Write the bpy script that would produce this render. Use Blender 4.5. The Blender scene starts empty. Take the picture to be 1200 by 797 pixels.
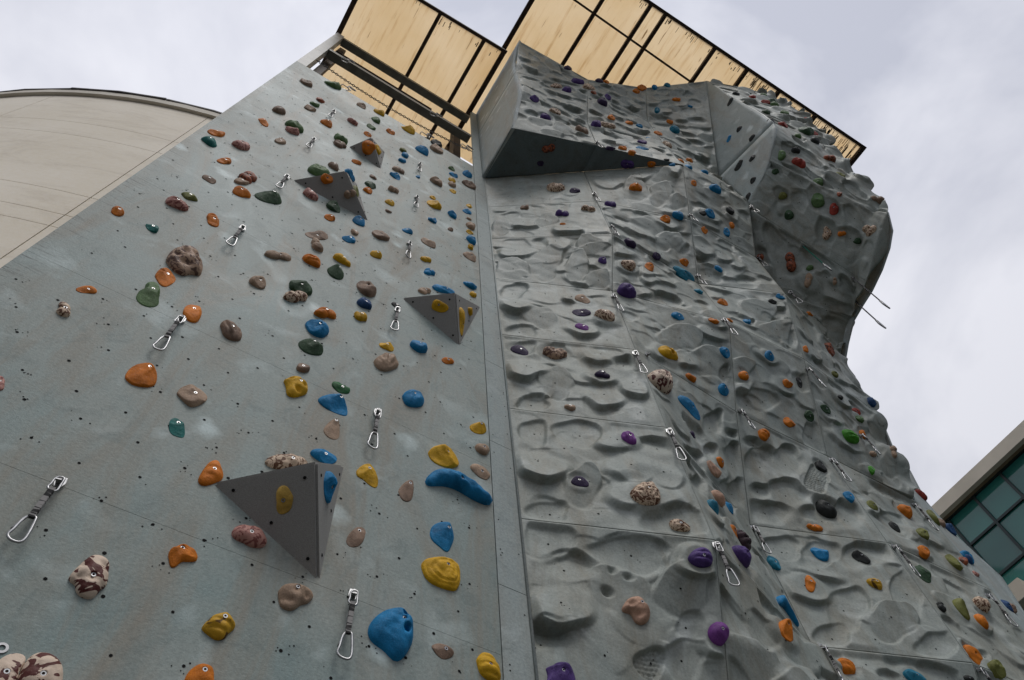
import bpy, bmesh, math, random
import numpy as np
from mathutils import Vector, Matrix, noise as mnoise

SC = bpy.context.scene
COL = SC.collection
# ---------------------------------------------------------------- camera, sky, sun, exposure
cam_data = bpy.data.cameras.new("camera")
cam_data.sensor_width = 36.0
cam_data.lens = 26.55
cam_data.clip_start = 0.05
cam_data.clip_end = 2000
cam = bpy.data.objects.new("camera", cam_data)
COL.objects.link(cam)
CR = ((0.845552, 0.447741, 0.290809), (-0.530510, 0.765836, 0.363393), (-0.060006, -0.461544, 0.885085))
cam.matrix_world = Matrix.Translation((0, 0, 1.6)) @ Matrix([[CR[i][0], -CR[i][1], -CR[i][2]] for i in range(3)]).to_4x4()
SC.camera = cam

SUN_EL, SUN_AZ = math.radians(60), math.radians(188)     # azimuth clockwise from +Y: light from behind the camera
world = bpy.data.worlds.new("World")
SC.world = world
world.use_nodes = True
wt = world.node_tree
wt.nodes.clear()
w_out = wt.nodes.new("ShaderNodeOutputWorld")
w_bg = wt.nodes.new("ShaderNodeBackground")
w_bg.inputs["Strength"].default_value = 0.1
w_sky = wt.nodes.new("ShaderNodeTexSky")
w_sky.sky_type = 'NISHITA'
w_sky.sun_disc = False
w_sky.sun_elevation = SUN_EL
w_sky.sun_rotation = SUN_AZ
w_tc = wt.nodes.new("ShaderNodeTexCoord")
w_map = wt.nodes.new("ShaderNodeMapping")
w_map.inputs["Location"].default_value = (3.1, 1.7, 0.4)
w_n1 = wt.nodes.new("ShaderNodeTexNoise")
w_n1.inputs["Scale"].default_value = 2.0
w_n1.inputs["Detail"].default_value = 6
w_n1.inputs["Roughness"].default_value = 0.55
w_n1.inputs["Distortion"].default_value = 0.4
w_ramp = wt.nodes.new("ShaderNodeValToRGB")
w_ramp.color_ramp.elements[0].position = 0.39
w_ramp.color_ramp.elements[0].color = (0.555, 0.575, 0.665, 1)
w_ramp.color_ramp.elements[1].position = 0.60
w_ramp.color_ramp.elements[1].color = (0.88, 0.885, 0.95, 1)
w_mul = wt.nodes.new("ShaderNodeVectorMath")
w_mul.operation = 'SCALE'
# an overcast sky is brightest overhead and falls off towards the horizon
w_sep = wt.nodes.new("ShaderNodeSeparateXYZ")
w_fall = wt.nodes.new("ShaderNodeMapRange")
w_fall.inputs["From Min"].default_value = 0.0
w_fall.inputs["From Max"].default_value = 1.0
w_fall.inputs["To Min"].default_value = 4.2
w_fall.inputs["To Max"].default_value = 9.2
w_mix = wt.nodes.new("ShaderNodeMix")
w_mix.data_type = 'RGBA'
w_mix.inputs["Factor"].default_value = 0.94              # closed cloud cover under the clear-sky model
wl = wt.links.new
wl(w_tc.outputs["Generated"], w_map.inputs["Vector"])
wl(w_map.outputs["Vector"], w_n1.inputs["Vector"])
wl(w_n1.outputs["Fac"], w_ramp.inputs["Fac"])
wl(w_ramp.outputs["Color"], w_mul.inputs[0])
wl(w_tc.outputs["Generated"], w_sep.inputs[0])
wl(w_sep.outputs["Z"], w_fall.inputs["Value"])
wl(w_fall.outputs["Result"], w_mul.inputs["Scale"])
wl(w_sky.outputs["Color"], w_mix.inputs["A"])
wl(w_mul.outputs["Vector"], w_mix.inputs["B"])
wl(w_mix.outputs["Result"], w_bg.inputs["Color"])
wl(w_bg.outputs["Background"], w_out.inputs["Surface"])

sun_data = bpy.data.lights.new("sun", 'SUN')
sun_data.energy = 0.95
sun_data.angle = math.radians(24)
sun_data.color = (1.0, 0.97, 0.93)
sun = bpy.data.objects.new("sun", sun_data)
COL.objects.link(sun)
sun_dir = Vector((math.sin(SUN_AZ)*math.cos(SUN_EL), math.cos(SUN_AZ)*math.cos(SUN_EL), math.sin(SUN_EL)))
sun.rotation_euler = sun_dir.to_track_quat('Z', 'Y').to_euler()
SC.view_settings.view_transform = 'Standard'
SC.view_settings.look = 'None'
SC.view_settings.gamma = 1.0
SC.view_settings.use_curve_mapping = False
SC.view_settings.exposure = 0.26

# ---------------------------------------------------------------- wall geometry (metres, ground at z = 0)
EYE = 1.6
S0 = [(1.80,2.40,z) for z in (-1.6,0,1.05,2.25,3.45,4.65,5.83,7.08,8.25,9.45,10.8)]
S1 = [(2.94,2.05,-1.6),(2.94,2.05,0),(2.94,2.30,1.05),(2.94,2.36,2.25),(2.94,1.957,3.45),(2.93,1.95,4.65),(2.92,1.92,5.83),(2.92,1.90,7.08),(2.98,1.62,8.25),(2.97,1.60,9.45),(2.98,1.563,10.8)]
S2 = [(4.14,2.05,-1.6),(4.14,1.95,0),(4.14,1.9,1.05),(4.14,1.95,2.25),(4.137,2.367,3.45),(4.12,2.37,4.65),(4.14,1.975,5.83),(4.22,1.554,7.08),(4.25,1.60,8.25),(4.20,1.166,9.45),(4.17,.725,10.8)]
S3 = [(5.28,2.05,-1.6),(5.28,2.1,0),(5.28,2.3,1.05),(5.28,2.35,2.25),(5.288,1.946,3.45),(5.286,1.94,4.65),(5.27,1.92,5.83),(5.24,1.48,7.08),(5.265,1.15,8.25),(5.31,1.117,9.45),(5.29,.64,10.58)]
S4 = [(6.5,1.9,-1.6),(6.5,1.9,0),(6.5,1.9,1.05),(6.5,1.9,2.25),(6.5,1.9,3.45),(6.55,1.88,4.65),(6.5,1.876,5.83),(6.5,1.57,7.0),(6.5,1.43,8.17)]
U0 = [(1.76,1.58,10.8),(1.76,1.20,12.02),(1.76,1.16,13.56),(1.76,.80,15.5)]
U1 = [(2.95,1.162,10.87),(2.95,1.075,12.16),(2.95,.737,13.36),(3.0,.62,14.05)]
U2 = [(4.17,.725,10.8),(4.17,.70,12.1),(4.17,.62,13.43),(4.17,.20,14.75)]
U3 = [(5.285,.64,10.58),(5.285,.656,12.0),(5.285,.10,13.56),(5.285,-.535,15.3)]
# the bulge at the upper right: its left and right edge, from the belly up to the top
B3 = [(5.265,1.15,8.25),(5.30,1.55,9.45),(5.29,.70,10.52),(5.29,.21,10.76),(5.29,-.08,11.02),(5.29,-.45,11.6),(5.29,-.50,13.3),(5.29,-.535,15.35)]
B4 = [(6.5,1.43,8.17),(6.5,.98,8.6),(6.5,.55,8.73),(6.5,.0,9.05),(6.5,-.36,9.6),(6.5,-.58,11.0),(6.5,-.92,12.9),(6.45,-1.0,15.35)]
PATCHES = []     # (kind, left edge, right edge, relief amplitude, mould)
def add_patch(kind, L, R, amp=1.0, mould=0):
    PATCHES.append((kind, L, R, amp, mould)); return len(PATCHES)-1
FLAT = add_patch('flat', [(-1.20,2.4,-1.6),(-1.20,2.4,11.13)], [(1.62,2.4,-1.6),(1.62,2.4,11.13)], 0)
STRIP = add_patch('strip', [(1.62,2.4,-1.6),(1.62,2.4,15.4)], [(1.80,2.4,-1.6),(1.80,2.4,15.4)], 0)
COLS = [(S0,S1),(S1,S2),(S2,S3),(S3,S4)]
for ci,(A,B) in enumerate(COLS):
    for k in range(10):
        if ci == 3 and k > 7: continue
        amp = 1.0
        if ci == 0 and k == 9: amp = .22
        add_patch('relief', [A[k],A[k+1]], [B[k],B[k+1]], amp, (0,1,2,0,4,3,1,0,2,3)[k] if ci == 0 else (ci*3+k*2+1) % 5)
for A,B in ((U0,U1),(U1,U2),(U2,U3)):
    for k in range(3):
        add_patch('relief', [A[k],A[k+1]], [B[k],B[k+1]], 1.0, (k+2) % 5)
def smooth_curve(P, n):
    out = []
    for i in range(len(P)-1):
        p0 = P[max(i-1,0)]; p1 = P[i]; p2 = P[i+1]; p3 = P[min(i+2,len(P)-1)]
        for j in range(n):
            t = j/n
            out.append(tuple(.5*(2*p1[c]+(p2[c]-p0[c])*t+(2*p0[c]-5*p1[c]+4*p2[c]-p3[c])*t*t+(3*p1[c]-p0[c]-3*p2[c]+p3[c])*t**3) for c in range(3)))
    return out+[tuple(P[-1])]
_b3, _b4 = smooth_curve(B3,6), smooth_curve(B4,6)
for a,b in ((0,6),(6,12),(12,22),(22,32),(32,37),(37,42)):
    add_patch('bulge', _b3[a:b+1], _b4[a:b+1], 1.6 if a >= 12 else 2.0, (a//6+1) % 5)
# the dark level roof under the upper overhang
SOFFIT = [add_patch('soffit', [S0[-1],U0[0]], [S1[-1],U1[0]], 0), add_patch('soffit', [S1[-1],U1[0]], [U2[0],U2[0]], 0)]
# flat cheeks
CHEEK = [add_patch('cheek', [(1.76,2.4,10.8),(1.76,2.4,13.56)], [U0[0],U0[1],U0[2]], 0),
         add_patch('cheek', [(1.76,2.4,13.56),(1.76,2.4,15.5)], [U0[2],(1.76,1.1,14.5),U0[3]], 0),
         add_patch('cheek', [(5.285,.64,10.58),(5.285,.656,12.0)], _b3[12:31], 0),
         add_patch('cheek', [(5.285,.656,12.0),(5.285,.10,13.56),(5.285,-.535,15.35)], _b3[30:43], 0)]
SIDE = add_patch('side', [(6.5,1.90,-1.6),(6.5,1.90,7.4)], [(7.2,1.95,-1.6),(7.2,1.95,7.4)], 0)
VOLS = [((-.057,8.645),(.338,9.257),(.359,8.505),(.124,9.564),.20), ((-.337,6.754),(.184,7.598),(.410,6.763),(.032,7.793),.25),
        ((.860,5.547),(1.608,6.203),(1.388,5.234),(1.35,6.211),.25), ((.134,2.743),(.697,3.244),(.703,2.431),(.556,3.183),.30)]
VOLP = []
for L,Rr,Bb,T,h in VOLS:
    y = 2.4-h; s = y/2.4
    ap = (T[0]*s, y, T[1]*s); l = (L[0],2.4,L[1]); r = (Rr[0],2.4,Rr[1]); b = (Bb[0],2.4,Bb[1])
    VOLP.append((l,r,b,ap))
    add_patch('volume', [b,l], [b,ap], 0); add_patch('volume', [b,ap], [b,r], 0); add_patch('volume', [l,l], [ap,r], 0)
def edge_at(P, v):
    P = np.asarray(P, float); v = np.atleast_1d(v).astype(float)
    t = np.clip(v,0,1)*(len(P)-1); i = np.minimum(t.astype(int), len(P)-2); f = (t-i)[:,None]
    return P[i]*(1-f)+P[i+1]*f
def patch_point(i, u, v):
    k,L,R,a,m = PATCHES[i]
    u = np.atleast_1d(u).astype(float)
    P = edge_at(L,v)*(1-u[:,None])+edge_at(R,v)*u[:,None]
    P[:,2] += EYE
    return P
def patch_frame(i, u, v):
    """unit horizontal axis a, up axis b and outward normal n of a patch"""
    e = .02
    u = min(max(u,e),1-e); v = min(max(v,e),1-e)
    a = patch_point(i,u+e,v)[0]-patch_point(i,u-e,v)[0]; b = patch_point(i,u,v+e)[0]-patch_point(i,u,v-e)[0]
    n = np.cross(a,b); n /= np.linalg.norm(n); a /= np.linalg.norm(a)
    return a, np.cross(n,a), n

# ---------------------------------------------------------------- what is bolted on: colour, shape, panel, place on it, half axes, turn, depth, label
HOLDS = [
('bl','pocket',0,0.7990,0.3059,0.104,0.133,0.00,0.066,'large blue hold with two pockets, biggest blue one on the flat wall',[(0.037,0.055),(-0.104,-0.039),(-0.099,0.008),(-0.07,0.067),(-0.014,0.122),(0.038,0.133),(0.083,0.104),(0.102,0.053),(0.104,-0.014),(0.084,-0.077),(0.053,-0.124),(0.024,-0.133),(0.002,-0.11),(-0.034,-0.092),(-0.08,-0.078)]),
('cs','dome',0,0.3613,0.2538,0.042,0.081,0.00,0.027,'cream hold cut by the bottom left corner of the photo',[(0.004,0.0),(-0.042,-0.017),(-0.034,0.039),(-0.013,0.071),(0.013,0.081),(0.034,0.066),(0.034,0.027),(0.042,-0.013),(0.02,-0.067),(-0.02,-0.081)]),
('cs','dome',0,0.3962,0.2563,0.066,0.074,0.00,0.042,'rounded cream hold with maroon swirls beside the bottom left corner',[(-0.0,-0.022),(-0.06,-0.029),(-0.066,0.022),(-0.055,0.059),(-0.027,0.074),(0.007,0.071),(0.038,0.047),(0.06,0.0),(0.066,-0.043),(-0.0,-0.074),(-0.046,-0.068)]),
('cs','lobes',0,0.3868,0.2880,0.063,0.096,0.00,0.040,'cream hold with maroon stripes at the lower left',[(0.007,-0.019),(-0.063,-0.04),(-0.06,-0.013),(-0.051,0.033),(-0.036,0.078),(-0.017,0.095),(0.01,0.096),(0.034,0.076),(0.052,0.026),(0.063,-0.02),(0.053,-0.044),(0.049,-0.071),(0.037,-0.094),(0.005,-0.096),(-0.017,-0.082),(-0.03,-0.059),(-0.053,-0.053)]),
('bl','wavy',0,0.9156,0.4000,0.234,0.094,0.37,0.074,'long wavy blue hold, the longest on the flat wall'),
('ye','terr',0,0.8811,0.3430,0.111,0.102,0.00,0.065,'large yellow hold with terraced contour lines',[(0.022,0.021),(-0.111,-0.005),(-0.089,0.038),(-0.03,0.079),(0.036,0.102),(0.086,0.094),(0.107,0.067),(0.111,-0.025),(0.087,-0.087),(0.022,-0.101),(-0.036,-0.102),(-0.084,-0.076)]),
('cb','skull',0,0.2277,0.4776,0.112,0.190,0.00,0.071,'large tan brown skull-like hold, biggest on the upper half of the flat wall',[(-0.017,-0.007),(-0.097,-0.113),(-0.112,-0.006),(-0.09,0.11),(-0.033,0.19),(0.025,0.142),(0.092,0.026),(0.112,-0.089),(0.067,-0.118),(0.031,-0.19),(-0.035,-0.171)]),
('yo','ridged',0,0.5560,0.2862,0.060,0.060,0.00,0.038,'mustard shell hold with dark grooves near the bottom edge',[(0.006,0.023),(-0.06,-0.036),(-0.045,0.008),(-0.026,0.041),(0.01,0.06),(0.043,0.046),(0.06,0.018),(0.041,-0.02),(0.039,-0.04),(0.012,-0.06),(-0.018,-0.054)]),
('ta','lobes',0,0.6450,0.3053,0.075,0.064,0.00,0.041,'lumpy tan brown hold left of the lowest quickdraw',[(-0.007,0.038),(-0.075,0.006),(-0.063,0.043),(-0.011,0.064),(0.028,0.061),(0.067,0.061),(0.075,0.041),(0.058,0.005),(0.03,-0.019),(0.001,-0.06),(-0.044,-0.064),(-0.063,-0.033)]),
('pk','dome',0,0.5557,0.3237,0.078,0.053,0.16,0.042,'pink mottled hold under the lower left edge of the lowest pyramid'),
('or','dome',0,0.5575,0.2681,0.053,0.060,0.00,0.034,'amber dome hold cut by the bottom edge of the photo',[(-0.003,0.018),(-0.053,-0.019),(-0.049,0.016),(-0.029,0.048),(-0.002,0.06),(0.028,0.05),(0.044,0.01),(0.053,-0.031),(-0.028,-0.06)]),
('ye','ridged',0,0.9718,0.3073,0.061,0.073,0.00,0.039,'yellow grooved hold beside the corner strip at the bottom edge',[(-0.001,-0.007),(-0.061,0.018),(-0.035,0.062),(-0.001,0.073),(0.033,0.054),(0.059,0.013),(0.061,-0.056),(0.016,-0.073),(-0.038,-0.052),(-0.054,-0.014)]),
('pu','horn',5,0.1167,0.1092,0.084,0.094,0.00,0.054,'mauve hold cut by the bottom edge beside the corner strip',[(-0.004,0.013),(-0.084,0.04),(-0.045,0.057),(-0.019,0.086),(0.035,0.094),(0.074,0.071),(0.084,0.014),(0.069,-0.05),(-0.083,-0.094),(-0.074,-0.003)]),
('pc','lobes',5,0.5327,0.5460,0.088,0.083,0.00,0.053,'pinkish tan hold with a hooked end, alone on the lowest first-column panel',[(0.03,0.029),(-0.088,-0.017),(-0.06,0.028),(-0.036,0.06),(0.019,0.083),(0.061,0.062),(0.088,0.009),(0.075,-0.046),(0.032,-0.083),(-0.011,-0.077),(-0.03,-0.03),(-0.068,-0.032)]),
('bl','horn',0,0.8822,0.3631,0.073,0.108,0.00,0.047,'bright blue hold above the large yellow terraced hold',[(0.018,0.015),(-0.073,-0.027),(-0.063,0.035),(-0.022,0.091),(0.023,0.108),(0.063,0.064),(0.073,0.02),(0.057,-0.052),(0.033,-0.108),(-0.011,-0.088),(-0.056,-0.065)]),
('or','dome',0,0.2953,0.3801,0.070,0.092,0.00,0.045,'big plain orange hold far left, alone above the lowest left quickdraw',[(0.005,0.05),(-0.067,-0.064),(-0.07,0.014),(-0.04,0.073),(0.005,0.092),(0.046,0.054),(0.07,-0.018),(0.043,-0.066),(-0.018,-0.092)]),
('bl','leaf',0,0.6220,0.4185,0.097,0.080,0.00,0.051,'blue leaf-shaped hold in the middle of the flat wall',[(0.026,0.033),(-0.097,-0.033),(-0.057,0.042),(0.005,0.08),(0.049,0.057),(0.092,-0.002),(0.097,-0.061),(0.043,-0.08),(-0.023,-0.08),(-0.072,-0.062)]),
('ta','dome',0,0.3804,0.3814,0.070,0.083,0.00,0.045,'cream tan oval hold right of the big plain orange one',[(0.007,0.005),(-0.07,-0.032),(-0.065,0.022),(-0.028,0.074),(0.019,0.083),(0.07,0.042),(0.059,-0.027),(0.023,-0.083),(-0.019,-0.069)]),
('cm','shell',6,0.6841,0.2682,0.105,0.109,0.00,0.067,'large cream and brown speckled shell hold, biggest in the first moulded column',[(0.019,0.001),(-0.105,-0.009),(-0.047,0.065),(0.043,0.109),(0.094,0.079),(0.105,-0.016),(0.07,-0.084),(-0.02,-0.109),(-0.084,-0.079)]),
('ye','dome',0,0.8800,0.4161,0.108,0.094,0.00,0.060,'large yellow oval hold above the long wavy blue hold',[(0.014,0.033),(-0.108,-0.019),(-0.074,0.048),(-0.002,0.094),(0.066,0.09),(0.108,0.031),(0.096,-0.03),(0.024,-0.084),(-0.048,-0.094),(-0.092,-0.071)]),
('gr','horn',0,0.2180,0.4359,0.064,0.137,0.00,0.041,'green horned hold with a bolt hole beside an orange jug',[(-0.011,0.027),(-0.054,-0.101),(-0.064,-0.012),(-0.051,0.033),(-0.064,0.085),(-0.051,0.132),(-0.016,0.137),(0.015,0.096),(0.044,-0.004),(0.064,-0.068),(0.037,-0.125),(-0.011,-0.137)]),
('or','ridged',0,0.4679,0.3450,0.048,0.095,0.00,0.031,'orange finger-ridged hold at the left tip of the lowest pyramid',[(-0.004,0.011),(-0.048,-0.07),(-0.047,-0.009),(-0.033,0.072),(-0.004,0.095),(0.022,0.06),(0.048,-0.002),(0.017,-0.059),(-0.016,-0.095),(-0.036,-0.092)]),
('bp','dome',5,0.9608,0.5136,0.072,0.071,0.00,0.046,'bright violet round hold near the bottom edge',[(0.007,0.009),(-0.072,-0.013),(-0.041,0.042),(0.011,0.071),(0.062,0.057),(0.072,0.016),(0.037,-0.045),(-0.007,-0.071),(-0.051,-0.056)]),
('or','jug',0,0.4789,0.3045,0.055,0.057,0.00,0.035,'orange hooked hold between the maroon-striped hold and the lowest pyramid',[(-0.017,0.034),(-0.054,-0.003),(-0.055,0.026),(-0.026,0.053),(0.012,0.057),(0.045,0.048),(0.055,0.018),(0.03,0.002),(0.001,-0.015),(-0.014,-0.057),(-0.027,-0.055)]),
('br','horn',0,0.7193,0.3430,0.047,0.079,0.00,0.030,'brown cone hold right of the tip of the lowest pyramid',[(0.012,0.047),(-0.047,-0.05),(-0.029,0.018),(0.008,0.078),(0.042,0.079),(0.047,0.037),(0.037,-0.02),(0.015,-0.06),(-0.021,-0.079),(-0.039,-0.067)]),
('ye','edge',0,0.7203,0.3806,0.065,0.077,0.00,0.042,'yellow slanted hold right of the lowest pyramid',[(-0.002,0.022),(-0.065,-0.01),(-0.039,0.048),(0.001,0.077),(0.037,0.048),(0.065,-0.007),(0.065,-0.076),(0.026,-0.077),(-0.02,-0.053),(-0.054,-0.048)]),
('ye','lobes',0,0.5398,0.4165,0.075,0.097,0.00,0.048,'yellow two-lobed hold left of a small dark green hold',[(0.014,0.039),(-0.075,0.022),(-0.051,0.071),(-0.011,0.097),(0.014,0.074),(0.054,0.072),(0.075,0.008),(0.045,-0.051),(0.004,-0.097),(-0.028,-0.096),(-0.044,-0.034)]),
('cs','dome',17,0.1414,0.7139,0.164,0.171,0.00,0.105,'cream hold with dark brown stripes on the first seam',[(0.008,-0.034),(-0.164,-0.102),(-0.056,0.07),(0.063,0.171),(0.154,0.156),(0.164,0.031),(0.104,-0.113),(-0.015,-0.17),(-0.118,-0.171)]),
('pu','ridged',5,0.8911,0.8703,0.083,0.070,0.00,0.045,'purple ridged hold beside the quickdraw at the first seam',[(0.014,-0.008),(-0.083,-0.022),(-0.039,0.034),(0.029,0.07),(0.073,0.051),(0.083,-0.005),(0.06,-0.05),(-0.011,-0.07),(-0.062,-0.054)]),
('bl','dome',0,0.5403,0.4739,0.075,0.089,-0.33,0.062,'bright blue round hold under an orange-yellow one'),
('ta','shell',0,0.7177,0.4737,0.091,0.113,0.00,0.058,'tan fan-shaped shell hold',[(-0.002,0.058),(-0.091,-0.038),(-0.029,0.084),(0.009,0.113),(0.059,0.099),(0.091,0.045),(0.047,-0.044),(-0.009,-0.113),(-0.065,-0.101)]),
('or','edge',36,0.1186,0.1026,0.081,0.089,-1.04,0.057,'bright orange pointed hold in the lower right corner'),
('dg','dome',0,0.4673,0.5076,0.089,0.078,0.27,0.062,'dark green smooth oval hold above a brown swirled hold'),
('bl','edge',17,0.4419,0.6516,0.142,0.083,-0.23,0.056,'long blue hold slanting down right of the striped cream hold'),
('tb','dome',25,0.5665,0.8690,0.085,0.059,-0.24,0.047,'teal blue hold cut by the bottom edge at the right'),
('bk','dome',27,0.6736,0.2977,0.099,0.091,-0.37,0.072,'largest black hold, smooth and oval on the right of the moulded wall'),
('te','edge',0,0.3870,0.3609,0.047,0.062,0.00,0.030,'teal pointed hold on the left half of the flat wall',[(-0.009,0.028),(-0.04,-0.016),(-0.047,0.035),(-0.026,0.062),(0.014,0.033),(0.037,-0.012),(0.047,-0.051),(0.016,-0.062),(-0.015,-0.059)]),
('bl','dome',0,0.7963,0.4520,0.079,0.091,0.00,0.051,'blue smooth oval hold alone right of the blue leaf-shaped one',[(-0.009,0.017),(-0.079,-0.014),(-0.058,0.048),(-0.006,0.091),(0.05,0.091),(0.079,0.036),(0.064,-0.028),(0.005,-0.082),(-0.048,-0.091)]),
('or','dome',0,0.2989,0.4367,0.050,0.093,0.00,0.032,'orange egg-shaped hold right above a quickdraw on the left',[(-0.003,0.044),(-0.038,-0.05),(-0.05,0.036),(-0.025,0.093),(0.022,0.086),(0.05,0.016),(0.049,-0.077),(0.005,-0.093)]),
('cb','lobes',7,0.3852,0.8266,0.109,0.085,0.05,0.067,'brown lumpy mottled hold beside the dark purple one near the corner strip'),
('br','dome',0,0.6258,0.5459,0.089,0.088,0.31,0.070,'brown dome hold with a large bolt hole in the middle of the flat wall'),
('or','ridged',25,0.0574,0.7967,0.068,0.069,-0.56,0.054,'orange grooved hold at the bottom edge'),
('dg','horn',0,0.2861,0.6037,0.131,0.072,0.79,0.065,'dark green wide hold left of the second highest pyramid'),
('or','horn',15,0.4736,0.7343,0.090,0.058,-2.14,0.052,'orange rounded hold below the curved blue hold'),
('pk','ridged',0,0.1217,0.5308,0.077,0.064,0.10,0.050,'long pinkish mottled hold lying aslant on the upper left of the flat wall'),
('ta','lobes',0,0.3865,0.5314,0.111,0.059,0.81,0.046,'pale tan three-lobed hold in the middle left of the flat wall'),
('pu','dome',19,0.1183,0.0371,0.100,0.113,-0.52,0.084,'big dark purple hold beside the first seam of the moulded wall'),
('bl','wavy',16,0.7751,0.0996,0.129,0.070,0.13,0.056,'bright blue curved hold on the ridge of the moulded wall'),
('bl','dome',26,0.4334,0.8245,0.077,0.075,-0.55,0.059,'blue rounded hold left of a black oval with bolt'),
('cm','ridged',6,0.8432,0.1014,0.075,0.047,-0.10,0.037,'cream rust ridged hold above the lowest joint of the first column'),
('cm','lobes',36,0.6565,0.7088,0.091,0.091,-0.20,0.072,'lumpy speckled tan hold at the lower right'),
('tb','edge',20,0.8321,0.0005,0.162,0.090,-0.11,0.061,'long teal blue hold lying aslant right of a purple one'),
('bk','dome',26,0.7458,0.8515,0.080,0.068,-0.56,0.054,'black oval hold with a visible bolt'),
('gr','dome',0,0.3583,0.7003,0.165,0.085,1.10,0.067,'green dome hold on the upper edge of the second highest grey pyramid'),
('or','ridged',0,0.4663,0.5463,0.080,0.064,0.32,0.051,'orange ridged hold left of a yellow two-lobed hold'),
('ru','lobes',0,0.2043,0.6168,0.107,0.083,-1.38,0.066,'rust red lumpy hold clustered with a tan and an orange one'),
('or','dome',37,0.6719,0.7159,0.079,0.104,-0.83,0.066,'orange rounded hold near the right side strip'),
('ye','pocket',18,0.3343,0.2117,0.120,0.077,0.36,0.061,'yellow ring-like hold beside two bolt hangers on the moulded wall'),
('ol','dome',37,0.7175,0.1353,0.089,0.089,-0.19,0.071,'olive dome hold near the right side strip'),
('te','leaf',0,0.0513,0.6419,0.074,0.080,0.21,0.052,'teal leaf-shaped hold near the left edge of the flat wall, highest teal one'),
('ru','lobes',50,0.4257,0.6266,0.155,0.087,-0.80,0.069,'rust double hold in the shade under the right overhang'),
('dp','edge',6,0.3432,0.3274,0.058,0.047,-0.25,0.032,'dark purple oval hold in the middle of the first moulded column'),
('dp','edge',7,0.1323,0.8298,0.086,0.064,-0.50,0.043,'dark purple hold nearest the corner strip on the moulded wall'),
('bp','ridged',6,0.7152,0.8170,0.074,0.054,-1.42,0.042,'bright violet ridged hold just under a horizontal joint'),
('lg','ridged',38,0.3421,0.3430,0.116,0.083,0.24,0.066,'bright green shell hold on the outer right column'),
('or','edge',0,0.1265,0.4182,0.058,0.030,0.86,0.020,'flat wide orange hold near the left edge of the photo'),
('br','dome',0,0.6238,0.6407,0.102,0.072,0.60,0.057,'smooth brown dome hold with one bolt, between two blue holds high on the flat wall'),
('or','jug',26,0.1962,0.4797,0.100,0.041,-1.93,0.038,'narrow orange red upright hold on the right lower panel'),
('cm','lobes',51,0.8714,0.6150,0.094,0.090,0.60,0.071,'mottled tan hold at the far right of the overhang belly'),
('cm','dome',11,0.6580,0.4474,0.144,0.116,-0.72,0.091,'cream and brown round hold just under the dark roof'),
('yo','ridged',26,0.6775,0.5639,0.059,0.056,-0.21,0.044,'amber striped round hold in the middle of the right lower panel'),
('rd','lobes',52,0.2539,0.2745,0.102,0.101,0.67,0.080,'big bright red hold on the right overhang, just above its dark belly'),
('or','lobes',27,0.4753,0.0538,0.078,0.045,-0.16,0.036,'orange knobbly hold left below the largest black hold'),
('or','jug',0,0.0479,0.4921,0.040,0.048,0.29,0.038,'orange hold nearest the left edge of the flat wall below the drum joints'),
('te','dome',0,0.1240,0.4935,0.042,0.049,0.28,0.035,'teal rounded hold alone left of the long pinkish hold'),
('gr','dome',0,0.2028,0.9844,0.151,0.099,0.98,0.078,'olive green dome hold at the top left end of the flat wall, under the chain'),
('ru','lobes',55,0.4875,0.6859,0.093,0.082,0.10,0.065,'rust hold on the dark underside of the upper overhang'),
('pu','ridged',56,0.3776,0.2911,0.101,0.067,-0.16,0.053,'purple star-ridged hold where the dark roof meets the moulded wall'),
('ye','jug',0,0.6148,0.9831,0.105,0.100,0.72,0.091,'yellow hold highest at the right, on the top rim of the flat wall'),
('cm','dome',0,0.5727,0.3671,0.122,0.049,0.59,0.039,'large cream mottled rounded hold above the lowest and largest grey pyramid'),
('yt','edge',71,0.5643,0.7249,0.064,0.038,-1.61,0.025,'large pale yellow slanted hold above left of the lowest and largest grey pyramid'),
('br','ridged',0,0.3813,0.4364,0.095,0.058,-1.07,0.046,'large brown ridged hold below right of the large tan brown skull-like hold'),
('bl','dome',0,0.6339,0.3799,0.079,0.047,0.24,0.037,'large blue rounded hold above left of the yellow slanted hold right of the lowest pyramid'),
('bl','dome',72,0.3893,0.7726,0.072,0.061,-1.76,0.048,'large blue rounded hold left of the yellow slanted hold right of the lowest pyramid'),
('dg','horn',0,0.5437,0.4557,0.089,0.067,0.52,0.061,'large dark green horned hold below the bright blue round hold under an orange-yellow one'),
('or','jug',0,0.2150,0.4544,0.053,0.104,0.00,0.034,'orange hooked hold below left of the large tan brown skull-like hold',[(0.0,0.037),(-0.051,-0.027),(-0.053,0.053),(-0.013,0.104),(0.051,0.05),(0.053,-0.028),(0.029,-0.104),(-0.013,-0.076)]),
('ol','dome',36,0.2201,0.0241,0.068,0.090,-1.04,0.057,'large olive rounded hold below the lumpy speckled tan hold at the lower right'),
('br','edge',0,0.8893,0.3066,0.058,0.036,0.00,0.023,'large brown slanted hold right of the large blue hold with two pockets',[(0.012,0.011),(-0.058,0.011),(-0.027,0.033),(0.016,0.036),(0.058,0.024),(0.049,-0.008),(0.007,-0.036),(-0.03,-0.023)]),
('pu','dome',16,0.3571,0.1746,0.083,0.096,-1.17,0.069,'large purple rounded hold left of the orange knobbly hold left below the largest black hold'),
('cm','lobes',0,0.4686,0.4954,0.098,0.070,0.85,0.055,'cream mottled lumpy hold below the dark green smooth oval hold above a brown swirled hold'),
('ta','horn',0,0.6337,0.3998,0.047,0.090,0.00,0.030,'tan horned hold below the blue leaf-shaped hold',[(0.004,0.046),(-0.047,-0.044),(-0.028,0.043),(-0.003,0.09),(0.028,0.081),(0.047,-0.006),(0.047,-0.067),(0.001,-0.09),(-0.027,-0.075)]),
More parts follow.
